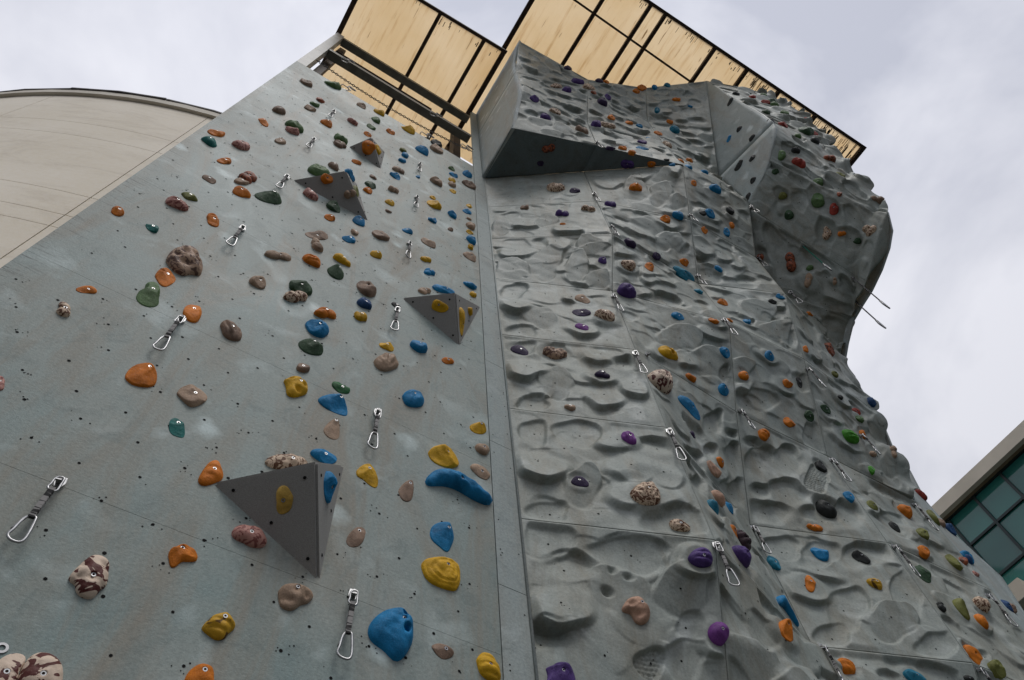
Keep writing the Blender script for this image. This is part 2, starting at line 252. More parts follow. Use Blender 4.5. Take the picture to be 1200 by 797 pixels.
('br','horn',0,0.8011,0.3808,0.046,0.091,0.00,0.030,'brown horned hold right of the yellow slanted hold right of the lowest pyramid',[(0.015,0.047),(-0.046,-0.027),(-0.023,0.041),(0.006,0.091),(0.039,0.09),(0.046,0.012),(0.036,-0.062),(-0.007,-0.091),(-0.031,-0.062)]),
('or','lobes',0,0.5435,0.4936,0.093,0.060,0.58,0.047,'large orange lumpy hold above right of the bright blue round hold under an orange-yellow one'),
('ta','edge',0,0.9716,0.4181,0.073,0.054,-0.33,0.037,'large tan slanted hold above right of the long wavy blue hold'),
('cm','lobes',0,0.1260,0.3988,0.062,0.037,-0.82,0.029,'cream mottled lumpy hold below left of the flat wide orange hold'),
('fg','edge',0,0.6287,0.4334,0.065,0.050,0.01,0.033,'deep green slanted hold above right of the blue leaf-shaped hold'),
('dm','ridged',16,0.5201,0.4282,0.093,0.083,0.51,0.066,'maroon ridged hold right of the purple ridged hold beside the quickdraw at the first seam'),
('bl','dome',0,0.7943,0.5087,0.070,0.075,-0.33,0.059,'blue rounded hold above right of the tan fan-shaped shell hold'),
('ta','dome',0,0.3772,0.4909,0.058,0.062,0.26,0.049,'tan rounded hold below left of the pale tan three-lobed hold'),
('ta','lobes',0,0.4597,0.5709,0.097,0.061,-1.30,0.048,'tan lumpy hold above the orange ridged hold left of a yellow two-lobed hold'),
('ye','edge',69,0.2923,0.4712,0.133,0.058,-1.90,0.039,'large yellow slanted hold below right of the grey pyramid beside the corner strip'),
('cm','dome',8,0.8463,0.4429,0.106,0.079,-0.76,0.062,'cream mottled rounded hold below left of the long teal blue hold'),
('dg','horn',0,0.5348,0.5478,0.071,0.073,-0.53,0.066,'dark green horned hold above left of the brown dome hold with a large bolt hole'),
('ol','horn',36,0.3107,0.5386,0.093,0.068,-1.81,0.062,'olive horned hold left of the lumpy speckled tan hold at the lower right'),
('tb','dome',26,0.0239,0.6488,0.084,0.055,-1.51,0.043,'teal blue rounded hold above the orange rounded hold below the curved blue hold'),
('ye','horn',0,0.9712,0.4548,0.080,0.046,0.63,0.041,'yellow horned hold above the long wavy blue hold'),
('br','edge',0,0.4496,0.5862,0.125,0.056,0.97,0.038,'brown slanted hold above the orange ridged hold left of a yellow two-lobed hold'),
('bl','dome',0,0.8613,0.6067,0.132,0.057,0.66,0.045,'blue rounded hold right of the brown dome hold with a large bolt hole'),
('tb','horn',16,0.2247,0.4652,0.057,0.072,-1.15,0.054,'teal blue horned hold above the purple ridged hold beside the quickdraw at the first seam'),
('pc','dome',17,0.5438,0.1062,0.091,0.071,0.21,0.056,'pink tan rounded hold right of the large cream and brown speckled shell hold'),
('pc','dome',16,0.4098,0.7019,0.066,0.081,-1.19,0.055,'pink tan rounded hold above the purple ridged hold beside the quickdraw at the first seam'),
('or','jug',0,0.2168,0.5887,0.080,0.064,0.79,0.058,'orange hooked hold left of the dark green wide hold left of the second highest pyramid'),
('ye','edge',68,0.5853,0.7576,0.071,0.050,-0.66,0.034,'yellow slanted hold above left of the grey pyramid beside the corner strip'),
('ye','lobes',0,0.5396,0.5683,0.080,0.059,-0.33,0.047,'yellow lumpy hold right of the orange ridged hold left of a yellow two-lobed hold'),
('cm','dome',19,0.1358,0.4791,0.086,0.101,-0.29,0.072,'cream mottled rounded hold left of the long teal blue hold'),
('gr','dome',51,0.4421,0.6886,0.132,0.092,-0.89,0.073,'olive green rounded hold below right of the big bright red hold on the right overhang'),
('dg','edge',36,0.1702,0.7812,0.133,0.077,-2.28,0.052,'dark green slanted hold left of the olive dome hold near the right side strip'),
('ol','leaf',0,0.1291,0.5479,0.062,0.054,0.12,0.036,'olive leaf-shaped hold above right of the long pinkish mottled hold'),
('or','jug',0,0.2101,0.5336,0.082,0.045,-1.15,0.041,'orange hooked hold below right of the long pinkish mottled hold'),
('dg','dome',0,0.4547,0.6456,0.073,0.084,0.19,0.061,'dark green rounded hold below the second highest grey pyramid'),
('ta','edge',0,0.7920,0.6789,0.081,0.094,-0.33,0.058,'tan slanted hold right of the smooth brown dome hold'),
('gr','dome',0,0.2040,0.7706,0.104,0.087,0.60,0.068,'olive green rounded hold above the dark green wide hold left of the second highest pyramid'),
('ye','lobes',0,0.6297,0.5091,0.054,0.063,0.26,0.045,'yellow lumpy hold below the brown dome hold with a large bolt hole'),
('ta','dome',0,0.9785,0.4372,0.062,0.046,0.60,0.037,'tan rounded hold right of the large yellow oval hold above the long wavy blue hold'),
('pk','dome',0,0.1233,0.6656,0.099,0.066,1.15,0.052,'pinkish rounded hold right of the teal leaf-shaped hold'),
('or','dome',62,0.6676,0.7359,0.098,0.075,-2.07,0.059,'orange rounded hold above the topmost grey pyramid'),
('pk','dome',0,0.3759,0.6453,0.072,0.081,0.44,0.060,'pinkish rounded hold left of the second highest grey pyramid'),
('dp','edge',8,0.6635,0.4991,0.100,0.063,0.24,0.042,'dark purple slanted hold below a tan one on the moulded wall'),
('db','dome',0,0.6303,0.5267,0.063,0.061,-0.84,0.048,'dark blue rounded hold below the brown dome hold with a large bolt hole'),
('or','ridged',27,0.2547,0.8742,0.062,0.080,-0.52,0.051,'orange ridged hold left of the bright green shell hold on the outer right column'),
('gr','dome',0,0.3653,0.8099,0.084,0.109,-0.00,0.070,'olive green rounded hold above left of the topmost grey pyramid'),
('ol','dome',61,0.2706,0.8043,0.124,0.085,-1.82,0.067,'olive rounded hold below right of the orange rounded hold near the right side strip'),
('ta','lobes',65,0.8185,0.5681,0.064,0.057,-0.19,0.045,'tan lumpy hold right of the second highest grey pyramid'),
('br','dome',0,0.5415,0.4345,0.040,0.046,-0.16,0.033,'brown rounded hold above the yellow two-lobed hold left of a small dark green hold'),
('ru','dome',39,0.6519,0.7762,0.091,0.120,-0.37,0.076,'rust red rounded hold above the bright green shell hold on the outer right column'),
('or','jug',0,0.0430,0.6641,0.105,0.051,1.18,0.046,'orange hooked hold above right of the teal leaf-shaped hold'),
('ta','edge',8,0.7019,0.7548,0.093,0.065,-0.78,0.044,'tan slanted hold above right of the brown lumpy mottled hold beside the dark purple one'),
('or','dome',36,0.4178,0.4445,0.054,0.069,-0.20,0.045,'orange rounded hold below the lumpy speckled tan hold at the lower right'),
('bl','jug',0,0.5437,0.6445,0.060,0.079,-0.07,0.058,'blue hooked hold above left of the smooth brown dome hold'),
('bl','jug',18,0.8801,0.1545,0.064,0.070,-0.72,0.061,'blue hooked hold right of the cream hold with dark brown stripes on the first seam'),
('br','edge',0,0.1309,0.5847,0.053,0.059,-0.10,0.037,'brown slanted hold below the teal leaf-shaped hold'),
('ta','edge',0,0.9603,0.6977,0.076,0.086,-0.05,0.054,'tan slanted hold above right of the grey pyramid beside the corner strip'),
('ye','jug',0,0.7120,0.4916,0.062,0.045,0.54,0.041,'yellow hooked hold above the tan fan-shaped shell hold'),
('bk','dome',27,0.8303,0.7942,0.069,0.072,-0.30,0.057,'black rounded hold below left of the bright green shell hold on the outer right column'),
('or','dome',37,0.3403,0.0447,0.059,0.072,-0.46,0.049,'orange rounded hold left of the olive dome hold near the right side strip'),
('dg','dome',53,0.6046,0.1536,0.150,0.126,1.03,0.099,'dark green rounded hold above the big bright red hold on the right overhang'),
('br','dome',0,0.1205,0.7917,0.105,0.068,1.23,0.054,'brown rounded hold above right of the teal leaf-shaped hold'),
('ta','dome',0,0.7786,0.9720,0.132,0.102,1.14,0.080,'tan rounded hold right of the topmost grey pyramid'),
('or','dome',65,0.5509,0.9046,0.062,0.048,-0.18,0.038,'orange rounded hold above left of the second highest grey pyramid'),
('ta','lobes',50,0.6007,0.4020,0.126,0.060,-1.07,0.047,'tan lumpy hold below the big bright red hold on the right overhang'),
('bl','dome',27,0.9191,0.4628,0.057,0.066,-0.55,0.047,'blue rounded hold above right of the largest black hold'),
('pk','dome',0,0.2053,0.7589,0.081,0.078,0.59,0.061,'pinkish rounded hold above the dark green wide hold left of the second highest pyramid'),
('cm','lobes',51,0.5942,0.2968,0.110,0.063,-0.86,0.050,'cream mottled lumpy hold below the big bright red hold on the right overhang'),
('bl','edge',16,0.6203,0.8302,0.070,0.066,-0.05,0.044,'blue slanted hold right of the large cream and brown speckled shell hold'),
('db','dome',61,0.6627,0.8241,0.118,0.073,0.32,0.058,'dark blue rounded hold right of the orange rounded hold near the right side strip'),
('ta','dome',0,0.1974,0.6067,0.089,0.043,1.08,0.034,'tan rounded hold below right of the teal leaf-shaped hold'),
('bk','edge',37,0.3198,0.3598,0.065,0.063,-1.12,0.043,'black slanted hold below left of the orange rounded hold near the right side strip'),
('bl','edge',28,0.4574,0.7870,0.061,0.078,-0.62,0.043,'blue slanted hold below the rust double hold in the shade under the right overhang'),
('or','jug',28,0.5908,0.1491,0.081,0.058,0.46,0.052,'orange hooked hold left of the bright green shell hold on the outer right column'),
('ye','dome',0,0.7963,0.7754,0.096,0.085,0.71,0.067,'yellow rounded hold above right of the smooth brown dome hold'),
('or','lobes',21,0.4647,0.4528,0.093,0.099,0.13,0.078,'orange lumpy hold right of the cream and brown round hold just under the dark roof'),
('gr','jug',52,0.4204,0.1004,0.086,0.086,0.70,0.078,'olive green hooked hold below right of the big bright red hold on the right overhang'),
('bl','dome',18,0.9061,0.5524,0.073,0.062,-1.20,0.049,'blue rounded hold right of the cream hold with dark brown stripes on the first seam'),
('dg','dome',28,0.8671,0.3284,0.062,0.068,-0.77,0.052,'dark green rounded hold above the blue rounded hold left of a black oval with bolt'),
('ol','edge',37,0.0918,0.4225,0.054,0.072,-1.09,0.039,'olive slanted hold left of the orange rounded hold near the right side strip'),
('dg','leaf',0,0.5380,0.7347,0.072,0.080,0.26,0.051,'dark green leaf-shaped hold below the topmost grey pyramid'),
('br','lobes',40,0.8596,0.4270,0.106,0.122,-0.08,0.089,'brown lumpy hold right of the yellow hold highest at the right'),
('dp','lobes',7,0.6632,0.5270,0.062,0.050,0.22,0.039,'dark purple lumpy hold above right of a tan one on the moulded wall'),
('bl','dome',0,0.9590,0.6396,0.082,0.059,0.38,0.047,'blue rounded hold above right of the grey pyramid beside the corner strip'),
('pk','dome',0,0.1401,0.3467,0.047,0.019,-1.09,0.015,'pinkish rounded hold below left of the flat wide orange hold'),
('db','edge',61,0.3614,0.6725,0.062,0.069,-1.55,0.044,'dark blue slanted hold right of the lumpy speckled tan hold at the lower right'),
('ol','dome',37,0.5073,0.3147,0.063,0.067,-0.18,0.053,'olive rounded hold below the orange rounded hold near the right side strip'),
('bl','dome',61,0.2560,0.7748,0.097,0.074,0.16,0.058,'blue rounded hold above the olive dome hold near the right side strip'),
('bl','jug',0,0.5340,0.6053,0.075,0.049,0.73,0.044,'blue hooked hold left of the smooth brown dome hold'),
('pu','lobes',10,0.6472,0.6020,0.085,0.084,-0.16,0.066,'purple lumpy hold below the cream and brown round hold just under the dark roof'),
('bp','edge',8,0.6263,0.2361,0.065,0.055,-0.55,0.037,'violet slanted hold above right of the brown lumpy mottled hold beside the dark purple one'),
('bl','dome',18,0.5316,0.8614,0.089,0.054,0.33,0.043,'blue rounded hold above the yellow ring-like hold beside two bolt hangers on the moulded wall'),
('db','dome',61,0.2130,0.7367,0.102,0.059,-2.02,0.047,'dark blue rounded hold right of the olive dome hold near the right side strip'),
('or','jug',0,0.1215,0.6237,0.086,0.039,1.12,0.036,'orange hooked hold below right of the teal leaf-shaped hold'),
('ol','edge',66,0.2440,0.6182,0.107,0.058,-2.80,0.039,'olive slanted hold right of the second highest grey pyramid'),
('ye','jug',0,0.6255,0.6034,0.050,0.059,-0.55,0.048,'yellow hooked hold below the smooth brown dome hold'),
('ta','lobes',0,0.7965,0.5878,0.081,0.043,0.65,0.034,'tan lumpy hold above left of the grey pyramid beside the corner strip'),
('cm','lobes',10,0.8992,0.7527,0.096,0.076,-0.43,0.060,'cream mottled lumpy hold left of a purple one on the moulded wall'),
('or','dome',18,0.5422,0.0662,0.068,0.052,0.61,0.041,'orange rounded hold above the long blue hold slanting down right of the striped cream hold'),
('or','dome',28,0.1093,0.4185,0.074,0.055,0.50,0.043,'orange rounded hold right of the cream hold with dark brown stripes on the first seam'),
('or','edge',16,0.4404,0.4389,0.059,0.044,-1.18,0.030,'orange slanted hold left of the orange knobbly hold left below the largest black hold'),
('bl','dome',0,0.9685,0.7382,0.065,0.081,-0.03,0.055,'blue rounded hold above right of the brown dome hold with a large bolt hole'),
('bl','dome',31,0.4453,0.8087,0.099,0.087,0.33,0.069,'blue rounded hold left of the big bright red hold on the right overhang'),
('ru','dome',37,0.9619,0.2971,0.047,0.062,-0.84,0.039,'rust red rounded hold right of the olive dome hold near the right side strip'),
('ta','lobes',0,0.6252,0.7537,0.071,0.076,0.27,0.060,'tan lumpy hold above the smooth brown dome hold'),
('bl','lobes',0,0.8043,0.6224,0.076,0.047,0.89,0.037,'blue lumpy hold above the grey pyramid beside the corner strip'),
('bl','dome',21,0.8558,0.0196,0.085,0.075,-0.50,0.059,'blue rounded hold left of the rust double hold in the shade under the right overhang'),
('rd','jug',51,0.5720,0.6743,0.106,0.060,-0.89,0.055,'red hooked hold below right of the big bright red hold on the right overhang'),
('bk','lobes',36,0.0895,0.4483,0.042,0.053,-1.06,0.035,'black lumpy hold left of the lumpy speckled tan hold at the lower right'),
('cm','lobes',44,0.2632,0.0316,0.150,0.082,0.61,0.064,'cream mottled lumpy hold right of a purple one on the moulded wall'),
('br','lobes',0,0.3721,0.7929,0.084,0.079,-1.42,0.063,'brown lumpy hold left of the topmost grey pyramid'),
('ta','dome',0,0.9671,0.7746,0.063,0.079,-0.02,0.053,'tan rounded hold right of the smooth brown dome hold'),
('bl','dome',31,0.2809,0.2469,0.092,0.082,0.31,0.065,'blue rounded hold below left of the big bright red hold on the right overhang'),
('dg','dome',51,0.3046,0.2118,0.086,0.066,-0.84,0.052,'dark green rounded hold above the rust double hold in the shade under the right overhang'),
('or','jug',28,0.6586,0.5641,0.079,0.052,0.48,0.047,'orange hooked hold above left of the bright green shell hold on the outer right column'),
('or','jug',0,0.1146,0.7408,0.085,0.051,-1.07,0.047,'orange hooked hold right of the teal leaf-shaped hold'),
('ta','dome',7,0.3984,0.0886,0.045,0.042,-0.44,0.033,'tan rounded hold below the brown lumpy mottled hold beside the dark purple one'),
('ta','dome',0,0.1978,0.8511,0.106,0.064,1.23,0.051,'tan rounded hold above left of the topmost grey pyramid'),
('ta','dome',0,0.2001,0.7194,0.088,0.046,1.16,0.037,'tan rounded hold above the dark green wide hold left of the second highest pyramid'),
('bl','dome',66,0.3502,0.9921,0.083,0.065,-0.40,0.051,'blue rounded hold above right of the second highest grey pyramid'),
('br','dome',0,0.9650,0.9057,0.115,0.083,0.61,0.065,'brown rounded hold below right of the yellow hold highest at the right'),
('or','jug',0,0.8822,0.5094,0.062,0.033,0.74,0.030,'orange hooked hold below the grey pyramid beside the corner strip'),
('ru','lobes',50,0.1844,0.4989,0.068,0.071,0.50,0.056,'rust red lumpy hold right of the long teal blue hold'),
('rd','dome',38,0.9861,0.5972,0.081,0.054,0.55,0.043,'red rounded hold right of the bright green shell hold on the outer right column'),
('bl','jug',0,0.7081,0.9296,0.098,0.094,0.67,0.085,'blue hooked hold right of the topmost grey pyramid'),
('ta','dome',0,0.7974,0.8484,0.086,0.084,0.59,0.067,'tan rounded hold above right of the smooth brown dome hold'),
('dp','dome',20,0.1931,0.0119,0.085,0.075,0.44,0.059,'dark purple rounded hold above left of the long teal blue hold'),
('or','jug',19,0.3645,0.6549,0.083,0.062,-1.75,0.057,'orange hooked hold left of the long teal blue hold'),
('or','dome',20,0.7081,0.8814,0.071,0.075,-0.24,0.059,'orange rounded hold above the long teal blue hold'),
('pu','dome',42,0.8492,0.3735,0.128,0.097,0.75,0.077,'purple rounded hold above left of a cream mottled one on the moulded wall'),
('tb','dome',47,0.3611,0.7178,0.096,0.115,-0.21,0.080,'teal blue rounded hold left of the big bright red hold on the right overhang'),
('ru','lobes',52,0.6414,0.6955,0.119,0.093,1.00,0.073,'rust red lumpy hold right of the big bright red hold on the right overhang'),
('dg','dome',38,0.1105,0.5090,0.081,0.052,0.28,0.041,'dark green rounded hold above left of the orange rounded hold near the right side strip'),
('pu','dome',40,0.3773,0.5343,0.092,0.086,-0.01,0.068,'purple rounded hold above the cream and brown round hold just under the dark roof'),
('bk','edge',59,0.2928,0.8611,0.108,0.080,-1.98,0.054,'black slanted hold left of the big bright red hold on the right overhang'),
('or','jug',17,0.6768,0.2749,0.052,0.044,-0.70,0.040,'orange hooked hold above right of the large cream and brown speckled shell hold'),
('ta','lobes',38,0.8659,0.4531,0.101,0.052,-1.94,0.041,'tan lumpy hold below right of the bright green shell hold on the outer right column'),
('br','dome',0,0.1090,0.9288,0.092,0.087,-1.38,0.069,'brown rounded hold above left of the topmost grey pyramid'),
('or','jug',0,0.2850,0.8319,0.081,0.077,-1.40,0.070,'orange hooked hold above left of the topmost grey pyramid'),
('gr','dome',0,0.4493,0.9090,0.062,0.082,0.04,0.052,'olive green rounded hold above right of a small orange one on the flat wall'),
('br','dome',0,0.3941,0.7292,0.070,0.061,-1.41,0.048,'brown rounded hold above the second highest grey pyramid'),
('or','jug',0,0.4578,0.6236,0.059,0.045,1.00,0.041,'orange hooked hold below the second highest grey pyramid'),
('bl','lobes',0,0.8819,0.7773,0.076,0.072,-1.56,0.057,'blue lumpy hold right of the smooth brown dome hold'),
('ye','lobes',0,0.7875,0.6429,0.062,0.048,0.92,0.038,'yellow lumpy hold below right of the smooth brown dome hold'),
('dp','dome',44,0.2083,0.7506,0.098,0.108,0.25,0.081,'dark purple rounded hold below right of a cream mottled one on the moulded wall'),
('rd','dome',53,0.2652,0.0085,0.086,0.110,0.33,0.072,'red rounded hold above the big bright red hold on the right overhang'),
('or','dome',38,0.5861,0.5188,0.056,0.064,-0.26,0.046,'orange rounded hold right of the bright green shell hold on the outer right column'),
('rd','dome',61,0.6902,0.8602,0.083,0.079,0.59,0.063,'red rounded hold right of the orange rounded hold near the right side strip'),
('gr','dome',0,0.2010,0.8730,0.093,0.058,1.24,0.046,'olive green rounded hold above the second highest grey pyramid'),
('br','lobes',52,0.9253,0.2814,0.101,0.071,1.13,0.056,'brown lumpy hold above the mottled tan hold at the far right of the overhang belly'),
('bk','dome',0,0.7758,0.9964,0.115,0.086,1.15,0.068,'black rounded hold below right of the yellow hold highest at the right'),
('or','dome',18,0.8498,0.9307,0.072,0.043,0.15,0.034,'orange rounded hold below right of the long teal blue hold'),
('pu','jug',9,0.9217,0.5107,0.051,0.061,0.04,0.049,'purple hooked hold left of the long teal blue hold'),
('or','jug',20,0.8584,0.2303,0.075,0.059,0.58,0.054,'orange hooked hold above the long teal blue hold'),
('bk','dome',31,0.6416,0.5534,0.079,0.074,-1.04,0.059,'black rounded hold above right of the long teal blue hold'),
('ol','dome',51,0.1903,0.4418,0.065,0.063,0.51,0.050,'olive rounded hold below left of the big bright red hold on the right overhang'),
('pk','dome',0,0.3700,0.8875,0.074,0.080,-0.64,0.062,'pinkish rounded hold above left of the topmost grey pyramid'),
('gr','dome',0,0.4555,0.9441,0.065,0.086,0.05,0.054,'olive green rounded hold below a yellow one on the flat wall'),
('bl','lobes',0,0.6328,0.8794,0.086,0.060,1.13,0.047,'blue lumpy hold above right of a tan one on the flat wall'),
('or','dome',0,0.5372,0.7185,0.069,0.048,1.06,0.038,'orange rounded hold right of the second highest grey pyramid'),
('ye','jug',0,0.6251,0.7189,0.069,0.048,1.03,0.044,'yellow hooked hold above the smooth brown dome hold'),
('bl','dome',0,0.7970,0.7349,0.053,0.068,-0.03,0.044,'blue rounded hold right of the smooth brown dome hold'),
('bk','edge',0,0.7165,0.5464,0.041,0.042,-0.53,0.028,'black slanted hold below right of the brown dome hold with a large bolt hole'),
('pu','lobes',20,0.1361,0.9474,0.086,0.071,0.50,0.056,'purple lumpy hold below the purple star-ridged hold where the dark roof meets the moulded wall'),
('bl','dome',31,0.5574,0.1404,0.094,0.055,-1.64,0.044,'blue rounded hold above right of the long teal blue hold'),
('gr','dome',52,0.1037,0.2583,0.104,0.059,-0.96,0.046,'olive green rounded hold left of the big bright red hold on the right overhang'),
('rd','dome',38,0.6352,0.8342,0.080,0.051,0.37,0.041,'red rounded hold above the bright green shell hold on the outer right column'),
('gr','dome',38,0.5957,0.7025,0.079,0.047,0.59,0.037,'olive green rounded hold above the largest black hold'),
('bl','edge',43,0.5891,0.3224,0.131,0.069,0.73,0.046,'blue slanted hold right of the rust hold on the dark underside of the upper overhang'),
('bl','dome',29,0.9410,0.9435,0.066,0.054,-0.25,0.042,'blue rounded hold below the rust double hold in the shade under the right overhang'),
('bk','edge',28,0.8801,0.7044,0.081,0.040,-1.63,0.027,'black slanted hold above left of the bright green shell hold on the outer right column'),
('bk','dome',25,0.9297,0.9039,0.048,0.023,0.13,0.018,'black rounded hold below the bright orange pointed hold in the lower right corner'),
('dp','dome',11,0.8332,0.3283,0.080,0.065,-0.20,0.052,'dark purple rounded hold right of a cream mottled one on the moulded wall'),
('cm','dome',40,0.5055,0.7514,0.100,0.070,0.14,0.056,'cream mottled rounded hold right of a purple one on the moulded wall'),
('ta','dome',0,0.3653,0.9686,0.087,0.065,1.24,0.051,'tan rounded hold above the topmost grey pyramid'),
('or','dome',0,0.5376,0.9330,0.084,0.063,1.18,0.050,'orange rounded hold left of the yellow hold highest at the right'),
('or','jug',0,0.4573,0.7729,0.068,0.051,1.12,0.047,'orange hooked hold below left of the topmost grey pyramid'),
('bl','lobes',0,0.6241,0.8552,0.076,0.058,1.12,0.046,None),
('bl','jug',0,0.6174,0.7945,0.070,0.067,-1.49,0.061,'blue hooked hold below right of the topmost grey pyramid'),
('ta','dome',0,0.5437,0.6227,0.039,0.051,-0.08,0.032,'tan rounded hold left of the smooth brown dome hold'),
('bl','jug',0,0.9568,0.9420,0.073,0.081,-0.68,0.070,'blue hooked hold left of the rust hold on the dark underside of the upper overhang'),
('ye','lobes',0,0.9643,0.7210,0.064,0.057,-1.58,0.045,'yellow lumpy hold above the grey pyramid beside the corner strip'),
('br','lobes',10,0.3333,0.8871,0.059,0.074,-0.18,0.049,'brown lumpy hold below the rust hold on the dark underside of the upper overhang'),
('or','jug',29,0.1336,0.5339,0.071,0.060,0.50,0.054,'orange hooked hold below right of the long teal blue hold'),
('pu','jug',40,0.2090,0.8893,0.096,0.070,0.73,0.063,'purple hooked hold above the rust hold on the dark underside of the upper overhang'),
('pu','dome',41,0.7166,0.8319,0.079,0.100,-0.26,0.066,'purple rounded hold right of the topmost grey pyramid'),
('cm','dome',45,0.0106,0.2565,0.165,0.080,0.66,0.063,'cream mottled rounded hold above the cream and brown round hold just under the dark roof'),
('pu','lobes',43,0.0834,0.7896,0.098,0.090,0.78,0.071,'purple lumpy hold above left of the long teal blue hold'),
('ol','dome',52,0.6655,0.4423,0.091,0.072,1.09,0.057,'olive rounded hold right of the big bright red hold on the right overhang'),
('or','lobes',51,0.6774,0.3802,0.058,0.054,0.56,0.043,'orange lumpy hold below right of the big bright red hold on the right overhang'),
('dg','dome',51,0.7827,0.4208,0.056,0.054,0.58,0.042,'dark green rounded hold below right of the big bright red hold on the right overhang'),
('lg','dome',38,0.4825,0.0740,0.067,0.040,-1.90,0.032,'bright green rounded hold above right of the largest black hold'),
('ye','dome',63,0.3011,0.6799,0.079,0.058,-2.39,0.046,'yellow rounded hold right of the topmost grey pyramid'),
('bl','jug',0,0.7095,0.6788,0.065,0.045,0.77,0.041,'blue hooked hold above right of the brown dome hold with a large bolt hole'),
('bl','dome',30,0.2870,0.2886,0.063,0.056,-0.23,0.044,'blue rounded hold right of the long teal blue hold'),
('cm','lobes',46,0.0697,0.9637,0.111,0.098,1.19,0.077,'cream mottled lumpy hold above the long teal blue hold'),
('cm','dome',41,0.5703,0.9171,0.142,0.064,0.73,0.051,'cream mottled rounded hold above left of a purple one on the moulded wall'),
('ru','dome',0,0.2072,0.8973,0.072,0.059,1.25,0.046,'small rust red rounded hold above left of the topmost grey pyramid'),
('dp','jug',20,0.4907,0.0267,0.065,0.052,0.74,0.048,'small dark purple hooked hold above left of the long teal blue hold'),
('bk','dome',52,0.2482,0.5373,0.069,0.069,0.88,0.054,'small black rounded hold above the big bright red hold on the right overhang'),
('ye','jug',0,0.4523,0.9853,0.089,0.087,-1.47,0.079,'yellow hooked hold above left of the yellow hold highest at the right'),
('bl','dome',0,0.8822,0.9107,0.082,0.060,1.09,0.048,'blue rounded hold below right of the yellow hold highest at the right'),
('or','jug',30,0.1956,0.9560,0.082,0.050,-1.71,0.046,'orange hooked hold above right of the long teal blue hold'),
('tb','dome',19,0.8648,0.5891,0.071,0.052,0.76,0.041,'teal blue rounded hold below right of the long teal blue hold'),
('bl','jug',0,0.9532,0.8121,0.080,0.049,0.84,0.045,'blue hooked hold left of the cream and brown round hold just under the dark roof'),
('or','dome',56,0.6596,0.3105,0.074,0.047,0.01,0.037,'orange rounded hold right of the cream and brown round hold just under the dark roof'),
('dg','dome',54,0.6531,0.2270,0.133,0.091,0.88,0.072,'dark green rounded hold above left of the big bright red hold on the right overhang'),
('or','jug',0,0.4492,0.8742,0.070,0.052,1.18,0.047,'small orange hooked hold above the topmost grey pyramid'),
('ta','dome',0,0.6158,0.8174,0.087,0.053,1.10,0.042,'tan rounded hold below right of the topmost grey pyramid'),
('ye','dome',0,0.9674,0.6249,0.049,0.038,-1.59,0.030,'small yellow rounded hold above right of the grey pyramid beside the corner strip'),
('ye','dome',69,0.6438,0.7562,0.046,0.043,0.13,0.034,'small yellow rounded hold right of the grey pyramid beside the corner strip'),
('or','dome',31,0.1268,0.7247,0.080,0.051,-1.52,0.040,'small orange rounded hold above the long teal blue hold'),
('tb','lobes',48,0.1430,0.2336,0.102,0.066,-1.93,0.052,'small teal blue lumpy hold left of the big bright red hold on the right overhang'),
('bk','edge',59,0.6054,0.8021,0.073,0.068,-1.94,0.046,'small black slanted hold left of the big bright red hold on the right overhang'),
('bk','dome',52,0.6153,0.9227,0.093,0.089,-1.55,0.070,'small black rounded hold above right of the big bright red hold on the right overhang'),
('gr','dome',50,0.5776,0.6690,0.053,0.049,0.54,0.039,None),
('bl','dome',29,0.3410,0.2728,0.063,0.047,0.55,0.037,None),
('dp','dome',17,0.4237,0.3564,0.046,0.037,0.71,0.029,None),
('db','dome',39,0.8975,0.1152,0.069,0.066,-2.04,0.052,None),
('ta','dome',38,0.5944,0.3027,0.062,0.037,0.50,0.030,None),
('ta','dome',0,0.8752,0.8713,0.078,0.055,1.07,0.044,None),
('bk','edge',60,0.8212,0.5697,0.098,0.072,-2.03,0.049,None),
('bk','edge',59,0.3384,0.0987,0.091,0.052,-1.72,0.035,None),
('or','lobes',48,0.4748,0.5973,0.105,0.063,-0.07,0.049,None),
('or','dome',47,0.0446,0.4446,0.117,0.068,0.77,0.053,None),
('pu','dome',43,0.6582,0.6667,0.107,0.061,0.78,0.048,None),
('br','dome',0,0.5379,0.7592,0.053,0.045,1.09,0.036,None),
('or','dome',44,0.3410,0.3774,0.083,0.073,0.73,0.058,None),
('bk','edge',60,0.6954,0.0806,0.068,0.071,-2.06,0.048,None),
('dg','dome',51,0.0722,0.7883,0.052,0.053,0.52,0.042,None),
('ol','dome',39,0.4275,0.1389,0.059,0.048,0.73,0.038,None),
('br','dome',61,0.2499,0.8277,0.058,0.055,0.58,0.043,None),
('br','dome',0,0.6361,0.8179,0.065,0.043,1.10,0.034,None),
('ye','jug',0,0.8742,0.8863,0.072,0.051,1.08,0.047,None),
('ye','edge',0,0.8815,0.8509,0.068,0.047,1.05,0.032,None),
('bk','dome',31,0.1644,0.1799,0.076,0.045,0.70,0.036,None),
('or','dome',43,0.3281,0.1909,0.083,0.067,0.70,0.053,None),
('or','dome',31,0.6609,0.3289,0.078,0.044,-1.61,0.034,None),
('bk','edge',59,0.6175,0.3874,0.064,0.060,-3.02,0.041,None),
('rd','dome',53,0.7499,0.2702,0.097,0.092,-1.58,0.073,None),
('ta','lobes',50,0.7689,0.6598,0.059,0.040,-0.96,0.032,None),
('bk','dome',29,0.7935,0.7794,0.060,0.043,0.27,0.034,None),
('br','dome',61,0.4367,0.7909,0.064,0.061,0.55,0.048,None),
('br','dome',61,0.3854,0.6884,0.060,0.057,0.47,0.045,None),
('ye','dome',0,0.9635,0.7587,0.067,0.043,0.97,0.034,None),
('dp','dome',45,0.1806,0.9861,0.114,0.061,0.24,0.048,None),
('or','dome',45,0.9306,0.9861,0.144,0.067,0.19,0.053,None),
